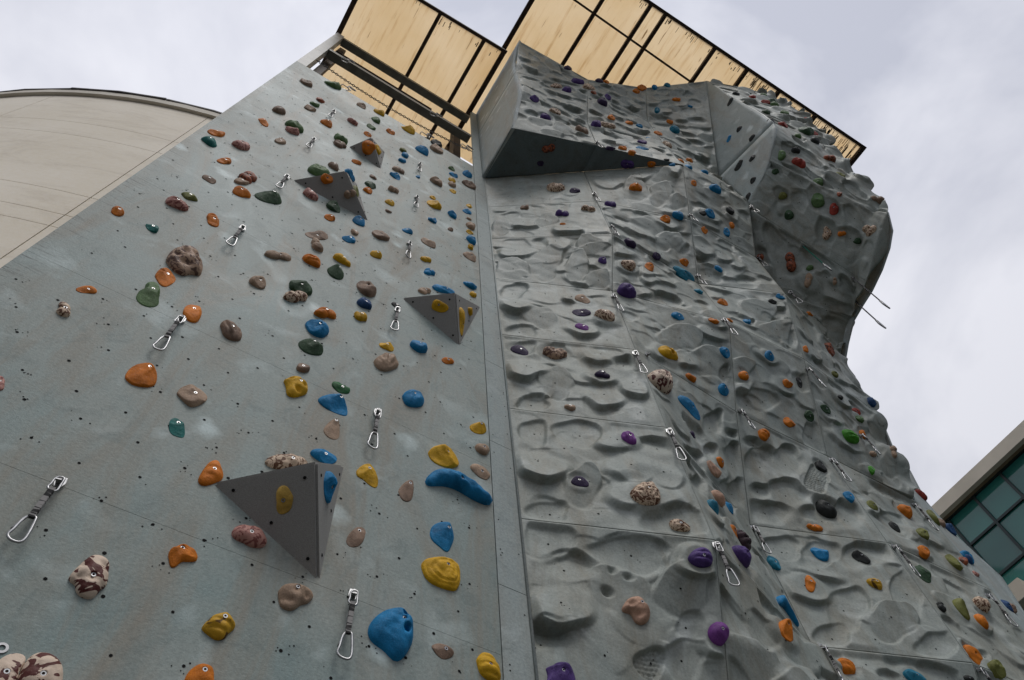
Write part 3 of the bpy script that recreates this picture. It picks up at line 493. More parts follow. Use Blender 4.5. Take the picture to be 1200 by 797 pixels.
('rd','dome',54,0.4845,0.0757,0.117,0.074,0.96,0.059,None),
('pu','jug',45,0.3268,0.1647,0.088,0.072,-1.82,0.065,None),
('or','dome',44,0.6026,0.4350,0.084,0.066,0.80,0.052,None),
('or','lobes',45,0.8238,0.8339,0.094,0.067,0.25,0.053,None),
('dp','dome',55,0.4859,0.2906,0.053,0.045,-0.00,0.035,None),
('bk','edge',60,0.6192,0.2217,0.071,0.065,-2.01,0.044,None),
('gr','dome',54,0.5982,0.0637,0.093,0.086,0.95,0.068,None),
('gr','dome',53,0.5942,0.7945,0.091,0.082,0.95,0.064,None),
('pk','dome',37,0.9290,0.1253,0.052,0.033,0.42,0.026,None),
('ol','dome',0,0.6186,0.8911,0.071,0.049,1.14,0.039,None),
('dp','dome',42,0.7188,0.9298,0.104,0.067,1.52,0.053,None),
('bl','edge',60,0.3530,0.2626,0.081,0.058,-2.00,0.039,None),
('or','dome',39,0.0516,0.1612,0.065,0.039,-1.79,0.031,None),
('dp','dome',43,0.1610,0.0168,0.089,0.047,0.65,0.037,None),
('dg','dome',53,0.1851,0.3799,0.109,0.067,1.17,0.053,None),
('or','jug',48,0.3360,0.0317,0.065,0.068,0.15,0.062,None),
('gr','dome',52,0.3486,0.8409,0.071,0.060,1.21,0.048,None),
('ru','dome',52,0.5974,0.0040,0.041,0.048,0.68,0.035,None),
('or','dome',49,0.5702,0.5754,0.058,0.050,0.81,0.039,None),
('bk','dome',38,0.3427,0.7640,0.049,0.035,0.61,0.027,None),
('gr','dome',0,0.8701,0.9302,0.067,0.050,1.10,0.040,None),
('br','dome',0,0.6279,0.6993,0.049,0.031,1.01,0.025,None),
('ye','dome',0,0.7899,0.7952,0.056,0.036,1.04,0.029,None),
('ye','dome',0,0.9637,0.8340,0.060,0.041,1.02,0.033,None),
('tb','dome',48,0.3472,0.9861,0.077,0.065,-0.19,0.052,None),
('or','dome',43,0.4049,0.0264,0.072,0.057,0.66,0.045,None),
('bl','dome',21,0.8938,0.9790,0.053,0.049,-0.13,0.039,None),
('or','dome',46,0.0685,0.2770,0.076,0.070,1.20,0.055,None),
('bl','dome',46,0.1112,0.0569,0.075,0.068,1.21,0.054,None),
('bl','dome',46,0.4371,0.3132,0.077,0.071,1.19,0.056,None),
('or','dome',29,0.0508,0.0977,0.054,0.038,0.71,0.030,None),
('dg','dome',54,0.6801,0.8495,0.117,0.071,0.74,0.056,None),
('br','jug',0,0.8757,0.7369,0.046,0.034,0.98,0.031,None),
('bl','dome',44,0.7676,0.4824,0.074,0.058,0.85,0.046,None),
('or','dome',46,0.3153,0.6233,0.070,0.066,1.19,0.052,None),
('bk','dome',52,0.0549,0.9145,0.073,0.069,1.31,0.054,None),
('ru','dome',45,0.0908,0.0261,0.087,0.054,0.81,0.042,None),
('bk','dome',54,0.1635,0.2415,0.096,0.066,0.93,0.052,None),
('or','dome',45,0.3056,0.9861,0.069,0.060,0.23,0.047,None),
('bl','dome',48,0.1389,0.9861,0.057,0.065,-0.20,0.047,None),
('ta','dome',0,0.9621,0.7952,0.050,0.033,1.00,0.026,None),
('or','dome',43,0.3753,0.5534,0.067,0.050,0.75,0.039,None),
('rd','dome',54,0.4179,0.2807,0.085,0.066,0.90,0.052,None),
('gr','dome',54,0.7559,0.5677,0.101,0.062,0.82,0.049,None),
('bl','dome',0,0.7112,0.8328,0.044,0.032,1.08,0.025,None),
('or','dome',10,0.6258,0.3442,0.044,0.024,-0.14,0.019,None),
('bl','dome',48,0.6929,0.4419,0.058,0.041,-0.00,0.032,None),
('bl','dome',44,0.8093,0.0068,0.060,0.039,0.72,0.031,None),
('bk','dome',43,0.8153,0.0371,0.055,0.039,0.69,0.031,None),
('rd','dome',53,0.9301,0.8877,0.069,0.046,0.88,0.037,None)]
QUICKDRAWS = [
(0,0.2916,0.3161,0.365,'metal quickdraw hanging above the cream hold with maroon stripes at the lower left'),
(0,0.2921,0.4279,0.385,'metal quickdraw hanging below the large tan brown skull-like hold'),
(0,0.7166,0.4270,0.380,'metal quickdraw hanging left of the blue smooth oval hold'),
(0,0.7307,0.3163,0.360,'metal quickdraw hanging above left of the large blue hold with two pockets'),
(0,0.7220,0.5406,0.400,'metal quickdraw hanging below right of the brown dome hold with a large bolt hole'),
(0,0.2776,0.5423,0.385,'metal quickdraw hanging above left of the pale tan three-lobed hold'),
(0,0.7199,0.6549,0.420,'metal quickdraw hanging right of the smooth brown dome hold'),
(0,0.7179,0.7691,0.420,'metal quickdraw hanging above right of the smooth brown dome hold'),
(0,0.7061,0.8768,0.390,'metal quickdraw hanging below the yellow hold highest at the right'),
(0,0.2892,0.6538,0.400,'metal quickdraw hanging left of the second highest grey pyramid'),
(0,0.2843,0.7662,0.405,'metal quickdraw hanging left of the topmost grey pyramid'),
(0,0.2814,0.8842,0.420,'metal quickdraw hanging above left of the topmost grey pyramid'),
(7,0.9718,0.9293,0.405,'quickdraw above left of the long blue hold slanting down right of the striped cream hold'),
(6,0.9971,0.9555,0.405,'metal quickdraw hanging right of the bright violet ridged hold just under a horizontal joint'),
(5,0.9983,0.9658,0.360,'metal quickdraw hanging below right of the large cream and brown speckled shell hold'),
(8,0.9831,0.8829,0.410,'metal quickdraw hanging left of the long teal blue hold'),
(20,0.0141,0.2062,0.360,'metal quickdraw hanging below the purple star-ridged hold where the dark roof meets the moulded wall'),
(11,0.9954,0.1999,0.420,'metal quickdraw hanging right of the cream and brown round hold just under the dark roof'),
(21,0.9862,0.0673,0.330,'metal quickdraw hanging above the long teal blue hold'),
(20,0.9860,0.0964,0.315,'metal quickdraw hanging right of the long teal blue hold'),
(18,0.9422,0.9975,0.385,'metal quickdraw hanging below right of the long teal blue hold'),
(28,0.0305,0.0214,0.335,'metal quickdraw hanging right of the cream hold with dark brown stripes on the first seam'),
(26,0.0004,0.9697,0.325,'metal quickdraw hanging left of the orange knobbly hold left below the largest black hold'),
(15,0.8434,0.8333,0.255,'metal quickdraw hanging above left of the orange grooved hold at the bottom edge'),
(28,0.9981,0.8822,0.420,'metal quickdraw hanging above left of the bright green shell hold on the outer right column'),
(27,0.9961,0.9400,0.345,'metal quickdraw hanging below left of the bright green shell hold on the outer right column'),
(36,0.0162,0.9659,0.355,'metal quickdraw hanging right of the black oval hold with a visible bolt'),
(38,0.5170,0.4694,0.360,'metal quickdraw hanging right of the bright green shell hold on the outer right column'),
(37,0.9198,0.9338,0.385,'metal quickdraw hanging above right of the orange rounded hold near the right side strip'),
(36,0.8917,0.9137,0.345,'metal quickdraw hanging above right of the lumpy speckled tan hold at the lower right'),
(35,0.0315,0.9753,0.165,'metal quickdraw hanging below the bright orange pointed hold in the lower right corner'),
(50,0.4719,0.0732,0.420,'metal quickdraw hanging below the rust double hold in the shade under the right overhang'),
(50,0.1617,0.4718,0.405,'metal quickdraw hanging left of the rust double hold in the shade under the right overhang'),
(51,0.0218,0.0200,0.260,'metal quickdraw hanging below left of the big bright red hold on the right overhang'),
(43,0.0066,0.0934,0.420,'metal quickdraw hanging right of the rust hold on the dark underside of the upper overhang')]
LONE = [(18, 0.1018, 0.027), (0, 0.3452, 0.26)]
SLINGS = [((6.348, 0.607, 10.536), 0.8950000000000007, 'upper black sling hanging free against the sky right of the overhang', 'webbing'), ((6.468, 0.825, 10.297), 0.7000000000000005, 'lower black sling hanging free against the sky right of the overhang', 'webbing'), ((5.882, 0.666, 11.216), 0.8150000000000006, 'green sling hanging in front of the dark belly of the right overhang', 'green_webbing')]
DZ = [16.99, 16.0, 12.84, 11.91]
# facets of the moulded panels: place on the panel, half axes in metres, turn, type of facet
STAMPS = {
5: [(0.211, 0.727, 0.174, 0.126, 0.76, 1), (0.143, 0.873, 0.181, 0.137, 0.83, 4), (0.562, 0.876, 0.247, 0.123, 0.16, 4), (0.054, 0.275, 0.158, 0.096, 0.58, 1), (0.353, 0.286, 0.249, 0.154, 0.57, 0), (0.153, 0.484, 0.236, 0.149, 0.56, 6), (0.565, 0.544, 0.194, 0.167, -1.47, 0), (0.788, 0.706, 0.205, 0.158, 0.46, 3), (0.9, 0.881, 0.171, 0.135, 0.56, 6), (0.816, 0.533, 0.115, 0.073, 0.52, 4), (0.779, 0.377, 0.15, 0.099, 1.01, 4), (0.974, 0.489, 0.132, 0.089, 0.66, 2), (0.607, 0.323, 0.111, 0.075, 0.79, 5), (0.44, 0.757, 0.042, 0.03, 0.8, 7), (0.521, 0.742, 0.047, 0.033, 0.61, 7), (0.4, 0.628, 0.049, 0.034, 0.65, 7)],
6: [(0.638, 0.783, 0.181, 0.119, 0.96, 2), (0.416, 0.106, 0.159, 0.108, 0.52, 0), (0.152, 0.794, 0.168, 0.112, 1.21, 4), (0.427, 0.833, 0.201, 0.141, 0.9, 4), (0.305, 0.645, 0.108, 0.078, 0.86, 0), (0.354, 0.328, 0.198, 0.133, 1.19, 3), (0.133, 0.467, 0.209, 0.171, 0.63, 6), (0.169, 0.093, 0.142, 0.102, 0.52, 4), (0.677, 0.546, 0.246, 0.161, 0.6, 2), (0.862, 0.524, 0.21, 0.141, 1.0, 2), (0.896, 0.798, 0.141, 0.089, 0.89, 1), (0.712, 0.33, 0.274, 0.179, 0.6, 2), (0.849, 0.12, 0.221, 0.129, 0.44, 4)],
7: [(0.859, 0.14, 0.196, 0.127, 0.7, 0), (0.16, 0.845, 0.142, 0.096, 1.17, 4), (0.393, 0.832, 0.165, 0.114, 0.99, 4), (0.711, 0.853, 0.21, 0.139, 0.66, 2), (0.329, 0.365, 0.209, 0.157, 1.39, 3), (0.15, 0.527, 0.219, 0.181, 0.92, 6), (0.158, 0.102, 0.137, 0.1, 0.76, 4), (0.669, 0.549, 0.175, 0.118, 0.85, 2), (0.645, 0.288, 0.212, 0.142, 0.7, 2), (0.882, 0.501, 0.217, 0.131, 1.18, 2), (0.881, 0.799, 0.138, 0.076, 1.17, 1)],
8: [(0.659, 0.519, 0.245, 0.166, 0.83, 0), (0.807, 0.107, 0.226, 0.149, 0.72, 0), (0.412, 0.129, 0.157, 0.109, 0.73, 0), (0.412, 0.809, 0.195, 0.134, 0.73, 0), (0.142, 0.793, 0.198, 0.122, 1.28, 4), (0.323, 0.345, 0.22, 0.151, 1.39, 3), (0.139, 0.52, 0.212, 0.181, 0.91, 6), (0.153, 0.111, 0.147, 0.107, 0.86, 4), (0.635, 0.254, 0.177, 0.154, 0.56, 2), (0.861, 0.504, 0.195, 0.102, 1.22, 2), (0.621, 0.792, 0.15, 0.1, 1.01, 2)],
9: [(0.196, 0.669, 0.247, 0.191, 0.82, 2), (0.533, 0.868, 0.271, 0.141, -1.32, 2), (0.791, 0.768, 0.249, 0.148, 1.37, 3), (0.16, 0.23, 0.274, 0.197, 1.43, 3), (0.443, 0.404, 0.359, 0.187, 1.41, 3), (0.711, 0.338, 0.333, 0.137, 1.4, 3), (0.881, 0.142, 0.232, 0.119, 1.33, 3)],
10: [(0.847, 0.489, 0.272, 0.229, -0.15, 0), (0.33, 0.927, 0.228, 0.107, 1.53, 0), (0.298, 0.414, 0.255, 0.185, -1.56, 2), (0.492, 0.444, 0.223, 0.13, 1.28, 3), (0.108, 0.298, 0.225, 0.133, -1.57, 3), (0.656, 0.17, 0.24, 0.187, -1.29, 6), (0.904, 0.016, 0.321, 0.103, -1.43, 6), (0.904, 0.004, 0.351, 0.113, -1.52, 2)],
11: [(0.684, 0.039, 0.144, 0.108, 1.54, 1)],
16: [(0.164, 0.598, 0.289, 0.087, 0.89, 1)],
17: [(0.91, 0.463, 0.31, 0.134, 0.99, 1), (0.865, 0.163, 0.272, 0.109, 0.96, 1), (0.704, 0.662, 0.291, 0.117, 1.04, 1), (0.46, 0.444, 0.207, 0.143, 1.14, 1), (0.313, 0.004, 0.255, 0.135, 0.89, 1), (0.938, 0.721, 0.153, 0.048, 0.6, 1), (0.602, 0.331, 0.213, 0.075, 0.98, 1), (0.675, 0.268, 0.271, 0.096, 0.93, 2)],
18: [(0.533, 0.016, 0.325, 0.131, 0.51, 2), (0.512, 0.546, 0.342, 0.185, 0.9, 3), (0.827, 0.819, 0.206, 0.148, 0.58, 2), (0.767, 0.387, 0.343, 0.185, 0.72, 3), (0.92, 0.345, 0.129, 0.062, 1.06, 4), (0.891, 0.953, 0.15, 0.096, 0.35, 2), (0.56, 0.287, 0.209, 0.114, 0.7, 2), (0.319, 0.223, 0.244, 0.125, 0.72, 2), (0.0, 0.565, 0.252, 0.098, 0.83, 4), (0.489, 0.85, 0.218, 0.105, 0.49, 0)],
19: [(0.487, 0.099, 0.26, 0.145, 0.59, 1), (0.245, 0.188, 0.205, 0.147, 0.97, 2), (0.408, 0.499, 0.27, 0.132, 1.08, 2), (0.407, 0.662, 0.297, 0.135, 1.15, 2), (0.171, 0.543, 0.23, 0.136, 1.01, 2), (0.112, 0.802, 0.254, 0.122, 0.67, 2)],
20: [(0.513, 0.68, 0.312, 0.197, 1.0, 3), (0.677, 0.477, 0.275, 0.151, 0.9, 3), (0.335, 0.48, 0.24, 0.191, 0.07, 2), (0.739, 0.867, 0.219, 0.161, 0.34, 2), (0.575, 0.151, 0.237, 0.175, 0.78, 2), (0.884, 0.425, 0.119, 0.055, 1.19, 4)],
21: [(0.257, 0.666, 0.33, 0.218, 0.76, 2), (0.197, 0.317, 0.286, 0.2, 1.09, 0), (0.463, 0.464, 0.38, 0.187, 1.29, 3), (0.713, 0.393, 0.347, 0.152, 1.29, 3), (0.883, 0.292, 0.211, 0.104, 1.24, 3), (0.812, 0.789, 0.231, 0.144, 1.24, 3), (0.896, 0.96, 0.252, 0.11, -1.34, 6), (0.83, 0.031, 0.18, 0.165, -0.18, 6), (0.551, 0.799, 0.189, 0.156, -1.15, 2)],
26: [(0.148, 0.791, 0.227, 0.127, 0.61, 4), (0.643, 0.555, 0.321, 0.159, 0.49, 0), (0.438, 0.818, 0.223, 0.119, 0.69, 4), (0.747, 0.836, 0.289, 0.142, 0.51, 1), (0.9, 0.534, 0.319, 0.132, 0.85, 4), (0.362, 0.328, 0.275, 0.138, 0.81, 4), (0.156, 0.464, 0.265, 0.148, 0.62, 2), (0.316, 0.619, 0.161, 0.088, -0.03, 2), (0.174, 0.091, 0.178, 0.097, 0.57, 4), (0.435, 0.099, 0.173, 0.09, 0.65, 0), (0.633, 0.276, 0.246, 0.157, 0.58, 3), (0.843, 0.1, 0.226, 0.103, 0.41, 4)],
27: [(0.181, 0.556, 0.294, 0.162, 0.88, 1), (0.446, 0.674, 0.341, 0.16, 0.83, 1), (0.352, 0.34, 0.274, 0.146, 0.59, 1), (0.147, 0.137, 0.23, 0.13, 0.45, 1), (0.583, 0.154, 0.326, 0.133, 0.34, 1), (0.117, 0.317, 0.127, 0.078, 0.74, 1), (0.16, 0.76, 0.132, 0.064, 0.67, 1), (0.795, 0.226, 0.293, 0.125, 0.92, 1), (0.722, 0.598, 0.263, 0.108, 0.86, 5)],
28: [(0.113, 0.396, 0.235, 0.131, 1.06, 2), (0.16, 0.162, 0.243, 0.158, 0.35, 1), (0.348, 0.272, 0.226, 0.118, 0.68, 4), (0.648, 0.564, 0.259, 0.123, 0.9, 2), (0.914, 0.718, 0.181, 0.098, 1.05, 4), (0.626, 0.185, 0.224, 0.136, 0.64, 0), (0.883, 0.141, 0.235, 0.128, 0.93, 4), (0.082, 0.481, 0.275, 0.122, 1.02, 3), (0.451, 0.811, 0.192, 0.128, 0.48, 2)],
29: [(0.561, 0.581, 0.288, 0.191, 0.92, 3), (0.716, 0.289, 0.286, 0.158, 0.83, 3), (0.947, 0.264, 0.172, 0.055, 1.17, 4), (0.92, 0.568, 0.182, 0.076, 1.09, 2), (0.814, 0.845, 0.19, 0.141, -0.26, 2)],
30: [(0.173, 0.183, 0.155, 0.141, 0.4, 4), (0.618, 0.196, 0.157, 0.105, 0.58, 1), (0.113, 0.607, 0.172, 0.152, 1.28, 2), (0.371, 0.626, 0.227, 0.163, 1.21, 2), (0.124, 0.205, 0.196, 0.175, 0.33, 4), (0.039, 0.369, 0.118, 0.079, 0.85, 1)],
31: [(0.476, 0.853, 0.194, 0.159, 0.67, 2), (0.307, 0.282, 0.238, 0.151, 0.72, 6), (0.709, 0.616, 0.276, 0.128, 1.17, 2), (0.123, 0.678, 0.309, 0.135, 1.21, 0)],
36: [(0.131, 0.085, 0.259, 0.062, 0.5, 4)],
37: [(0.752, 0.805, 0.38, 0.173, 0.72, 4), (0.327, 0.363, 0.263, 0.14, 0.63, 4), (0.658, 0.411, 0.344, 0.116, 0.5, 2), (0.141, 0.49, 0.257, 0.111, 0.79, 2), (0.228, 0.899, 0.346, 0.168, 0.63, 0), (0.57, 0.899, 0.286, 0.144, 0.52, 1)],
38: [(0.351, 0.34, 0.321, 0.164, 0.35, 2), (0.655, 0.309, 0.331, 0.163, 0.06, 0), (0.945, 0.824, 0.38, 0.136, 0.81, 3), (0.856, 0.343, 0.288, 0.167, 0.98, 3), (0.412, 0.849, 0.215, 0.139, 0.36, 2), (0.595, 0.811, 0.197, 0.112, 0.69, 1), (0.222, 0.505, 0.206, 0.108, 0.46, 2)],
39: [(0.701, 0.856, 0.38, 0.123, 1.0, 4), (0.325, 0.791, 0.38, 0.148, 1.01, 4)],
49: [(0.855, 0.613, 0.28, 0.173, -1.42, 4)],
50: [(0.283, 0.759, 0.211, 0.183, -0.5, 4), (0.558, 0.796, 0.185, 0.157, -0.61, 4), (0.424, 0.687, 0.199, 0.137, -0.83, 4)],
51: [(0.28, 0.944, 0.208, 0.165, -0.74, 4), (0.189, 0.446, 0.155, 0.124, -0.42, 4), (0.323, 0.491, 0.17, 0.116, -0.71, 4), (0.444, 0.695, 0.237, 0.145, -0.81, 4), (0.57, 0.677, 0.187, 0.133, -0.77, 4), (0.731, 0.74, 0.206, 0.134, -0.85, 4), (0.743, 0.415, 0.147, 0.129, -0.3, 4), (0.568, 0.299, 0.167, 0.119, -0.69, 4), (0.065, 0.953, 0.201, 0.112, -0.83, 4)],
52: [(0.421, 0.133, 0.226, 0.141, -1.03, 4), (0.862, 0.03, 0.263, 0.116, -1.03, 4), (0.606, 0.182, 0.261, 0.123, -1.06, 4), (0.183, 0.446, 0.212, 0.154, -1.22, 4), (0.37, 0.442, 0.332, 0.204, -1.35, 4), (0.767, 0.231, 0.275, 0.136, -1.23, 4), (0.827, 0.752, 0.38, 0.152, 1.53, 4)]}

# ---------------------------------------------------------------- materials
MATS = {}
def srgb(r, g, b):
    f = lambda c: (c/255/12.92 if c/255 <= 0.04045 else ((c/255+0.055)/1.055)**2.4)
    return (f(r), f(g), f(b))
class Mat:
    def __init__(self, name, rough=.6, spec=.4, metal=0.0):
        self.m = bpy.data.materials.new(name); self.m.use_nodes = True
        self.t = self.m.node_tree; self.n = self.t.nodes; self.l = self.t.links.new
        self.b = self.n["Principled BSDF"]
        self.b.inputs["Roughness"].default_value = rough
        self.b.inputs["Specular IOR Level"].default_value = spec
        self.b.inputs["Metallic"].default_value = metal
        self.tc = self.n.new("ShaderNodeTexCoord")
        MATS[name] = self.m
    def coord(self, scale=(1,1,1), kind="Object", loc=None):
        mp = self.n.new("ShaderNodeMapping"); mp.inputs["Scale"].default_value = scale
        if loc: mp.inputs["Location"].default_value = loc
        self.l(self.tc.outputs[kind], mp.inputs["Vector"]); return mp.outputs["Vector"]
    def shifted(self, scale=(1,1,1)):
        """object coordinates moved by the object's own random number, so that alike objects differ"""
        oi = self.n.new("ShaderNodeObjectInfo"); sc = self.n.new("ShaderNodeMath"); sc.operation = 'MULTIPLY'; sc.inputs[1].default_value = 37.0
        self.l(oi.outputs["Random"], sc.inputs[0])
        ad = self.n.new("ShaderNodeVectorMath"); ad.operation = 'ADD'
        self.l(self.coord(scale), ad.inputs[0]); self.l(sc.outputs[0], ad.inputs[1]); return ad.outputs[0]
    def noise(self, vec, scale, detail=4, rough=.55, dist=0.0):
        k = self.n.new("ShaderNodeTexNoise"); k.inputs["Scale"].default_value = scale; k.inputs["Detail"].default_value = detail
        k.inputs["Roughness"].default_value = rough; k.inputs["Distortion"].default_value = dist
        self.l(vec, k.inputs["Vector"]); return k.outputs["Fac"]
    def ramp(self, fac, stops):
        r = self.n.new("ShaderNodeValToRGB"); e = r.color_ramp.elements
        while len(e) < len(stops): e.new(0.5)
        for k, (p, c) in enumerate(stops):
            e[k].position = p; e[k].color = (c, c, c, 1) if isinstance(c, (int, float)) else (*c, 1)
        self.l(fac, r.inputs["Fac"]); return r.outputs["Color"]
    def mix(self, fac, a, b, mode='MIX'):
        m = self.n.new("ShaderNodeMix"); m.data_type = 'RGBA'; m.blend_type = mode
        for s, v in (("Factor", fac), ("A", a), ("B", b)):
            i = m.inputs[s]
            if isinstance(v, (int, float)): i.default_value = v
            elif isinstance(v, tuple): i.default_value = (*v, 1)
            else: self.l(v, i)
        return m.outputs["Result"]
    def color(self, c):
        if isinstance(c, tuple): self.b.inputs["Base Color"].default_value = (*c, 1)
        else: self.l(c, self.b.inputs["Base Color"])
        return self
    def bump(self, h, dist=.01, strength=.5):
        b = self.n.new("ShaderNodeBump"); b.inputs["Distance"].default_value = dist; b.inputs["Strength"].default_value = strength
        self.l(h, b.inputs["Height"]); self.l(b.outputs["Normal"], self.b.inputs["Normal"]); return self
    def roughness(self, f): self.l(f, self.b.inputs["Roughness"]); return self

def painted_board(name, c1, c2, stain, white, seed, rough=.5):
    """painted climbing board: blue grey paint, brown weather stains, whitish rubbed rings, fine drip marks"""
    M = Mat(name, rough, .25)
    v = M.shifted(); v0 = M.coord((1,1,1), loc=(seed, seed*.7, seed*.3))
    a = M.noise(v0, .75, 6, .68, .8)
    c = M.mix(M.ramp(a, [(.35, 0), (.65, 1)]), c1, c2)
    st = M.noise(M.coord((2.2, 2.2, .45), loc=(seed, 1, 2)), 1.6, 6, .65, .8)
    c = M.mix(M.ramp(st, [(.46, 0.0), (.68, .85)]), c, stain)
    wh = M.noise(M.coord((1,1,1), loc=(2, seed, 4)), 2.6, 3, .5, .6)
    c = M.mix(M.ramp(wh, [(.58, 0.0), (.72, .5)]), c, white)
    bl = M.noise(M.coord((1,1,1), loc=(7, 2, seed)), 4.5, 5, .7, 1.2)
    c = M.mix(M.ramp(bl, [(.52, 0), (.70, .5)]), c, tuple(x*.66 for x in c1))
    vo = M.n.new("ShaderNodeTexVoronoi"); vo.inputs["Scale"].default_value = 2.6
    wv_ = M.n.new("ShaderNodeVectorMath"); wv_.operation = 'ADD'; nz = M.n.new("ShaderNodeTexNoise"); nz.inputs["Scale"].default_value = 9; M.l(v0, nz.inputs["Vector"])
    sc_ = M.n.new("ShaderNodeVectorMath"); sc_.operation = 'SCALE'; sc_.inputs["Scale"].default_value = .12; M.l(nz.outputs["Color"], sc_.inputs[0])
    M.l(v0, wv_.inputs[0]); M.l(sc_.outputs["Vector"], wv_.inputs[1]); M.l(wv_.outputs["Vector"], vo.inputs["Vector"])
    sp_ = M.n.new("ShaderNodeSeparateColor"); M.l(vo.outputs["Color"], sp_.inputs[0])
    mk = M.n.new("ShaderNodeMath"); mk.operation = 'MULTIPLY'; M.l(M.ramp(sp_.outputs[0], [(.50, 0), (.55, 1)]), mk.inputs[0]); M.l(M.ramp(vo.outputs["Distance"], [(.08, .75), (.24, 0)]), mk.inputs[1])
    if name in ('flat_wall_paint', 'cheek_paint'): c = M.mix(mk.outputs[0], c, tuple(min(x*1.12, .8) for x in white))
    gr = M.noise(v0, 60, 3, .7)
    c = M.mix(.38, c, M.ramp(gr, [(.3, .32), (.7, .68)]), 'OVERLAY')
    sc = M.noise(M.coord((1.2, 1.2, 14), loc=(seed, 5, 1)), 5, 4, .7)
    c = M.mix(M.ramp(sc, [(.66, 0), (.76, .35)]), c, (.09, .09, .085))
    if name == 'flat_wall_paint':                       # weather-beaten left edge: short dark scratches along the board
        sx = M.n.new("ShaderNodeSeparateXYZ"); M.l(M.tc.outputs["Object"], sx.inputs[0])
        mr = M.n.new("ShaderNodeMapRange"); mr.inputs["From Min"].default_value = -1.0; mr.inputs["From Max"].default_value = -1.2; M.l(sx.outputs["X"], mr.inputs["Value"])
        k = M.noise(M.coord((1.6, 1, 16), loc=(1, 2, 3)), 4, 4, .75)
        mm = M.n.new("ShaderNodeMath"); mm.operation = 'MULTIPLY'; M.l(mr.outputs[0], mm.inputs[0]); M.l(M.ramp(k, [(.54, 0), (.66, .8)]), mm.inputs[1])
        c = M.mix(mm.outputs[0], c, (.045,.048,.045))
    M.color(c); M.roughness(M.ramp(a, [(.3, rough-.08), (.7, rough+.12)]))
    M.bump(M.noise(v0, 70, 6, .75), .005, .55)
    return M.m
painted_board('flat_wall_paint', (0.201,0.270,0.260), (0.320,0.348,0.318), (0.250,0.226,0.177), (0.530,0.623,0.612), 3.0)
painted_board('corner_paint', (0.257,0.312,0.305), (0.325,0.366,0.352), (0.274,0.282,0.253), (0.514,0.576,0.565), 8.0)
painted_board('moulded_paint', (0.250,0.287,0.267), (0.355,0.380,0.345), (0.242,0.231,0.183), (0.544,0.585,0.565), 14.0, .5)
painted_board('cheek_paint', (0.318,0.382,0.382), (0.416,0.460,0.450), (0.349,0.342,0.305), (0.605,0.672,0.674), 21.0)
painted_board('shaded_soffit_paint', (0.127,0.164,0.170), (0.161,0.196,0.197), (0.127,0.138,0.127), (0.215,0.254,0.256), 30.0)  # shade under the overhang is partly put into this darker colour
M = Mat('volume_grit', .75, .3)
v = M.coord()
M.color(M.mix(M.ramp(M.noise(v, 260, 2, .7), [(.35, 0), (.65, 1)]), (.27,.263,.247), (.37,.362,.342)))
M.bump(M.noise(v, 300, 2), .003, .5)
M = Mat('hole', .9, .1); M.color((.012,.012,.012))
M = Mat('steel', .38, .5, 1.0); M.color(M.ramp(M.noise(M.shifted(), 30, 3), [(.3, .30), (.7, .52)]))
M = Mat('dark_steel', .42, .5, .9); M.color(M.ramp(M.noise(M.shifted(), 20, 3), [(.3, .07), (.7, .14)]))
M = Mat('webbing', .85, .2)
M.color(M.ramp(M.noise(M.coord((.2,.2,1.6)), 60, 1), [(.46, (.03,.03,.03)), (.56, (.30,.29,.28))]))
M = Mat('green_webbing', .85, .2); M.color((.02,.16,.11))
M = Mat('grey_steel_paint', .5, .4); M.color(M.ramp(M.noise(M.coord((1,1,1)), 6, 5, .65), [(.35, (.10,.10,.085)), (.7, (.165,.165,.145))]))
M = Mat('post_paint', .5, .4); M.color(M.ramp(M.noise(M.coord((1,1,1)), 5, 5, .65), [(.35, (.27,.27,.25)), (.7, (.38,.38,.36))]))
M = Mat('rust_brown_steel', .65, .3); M.color(M.ramp(M.noise(M.coord((1,1,1)), 7, 5, .7), [(.35, (.03,.02,.015)), (.7, (.075,.045,.03))]))
# holds
def hold_mat(code, c, c2=None, rough=.52):
    M = Mat('hold_'+code, rough, .22)
    v = M.shifted()
    d = tuple(x*.62 for x in c); l = tuple(min(1, x*1.12+.012) for x in c)
    k = M.mix(M.ramp(M.noise(v, 11, 4, .6), [(.32, 0), (.68, 1)]), d, l)
    sp = M.noise(v, 55, 3, .7)
    k = M.mix(.55, k, M.ramp(M.noise(v, 240, 3, .7), [(.3, .30), (.7, .70)]), 'OVERLAY')
    k = M.mix(M.ramp(sp, [(.58, 0), (.80, .45)]), k, tuple(.75*x+.08 for x in c))            # rubbed, chalky specks
    k = M.mix(M.ramp(M.noise(v, 7, 3, .7, 1.0), [(.60, 0), (.74, .5)]), k, tuple(.35*x+.01 for x in c))   # boot rubber smears
    M.color(k); M.bump(M.noise(v, 85, 5, .75), .005, .7); M.roughness(M.ramp(sp, [(.3, rough-.06), (.7, rough+.2)]))
def swirl_mat(code, base, dark, scale, lo=.5, hi=.56, dist=2.2, detail=2):
    M = Mat('hold_'+code, .55, .22)
    v = M.shifted()
    n = M.noise(v, scale, detail, .5, dist)
    k = M.mix(M.ramp(n, [(lo, 0), (hi, 1)]), base, dark)
    k = M.mix(M.ramp(M.noise(v, 40, 3, .7), [(.55, 0), (.8, .4)]), k, tuple(x*.5 for x in base))
    M.color(k); M.bump(M.noise(v, 70, 3, .6), .004, .5)
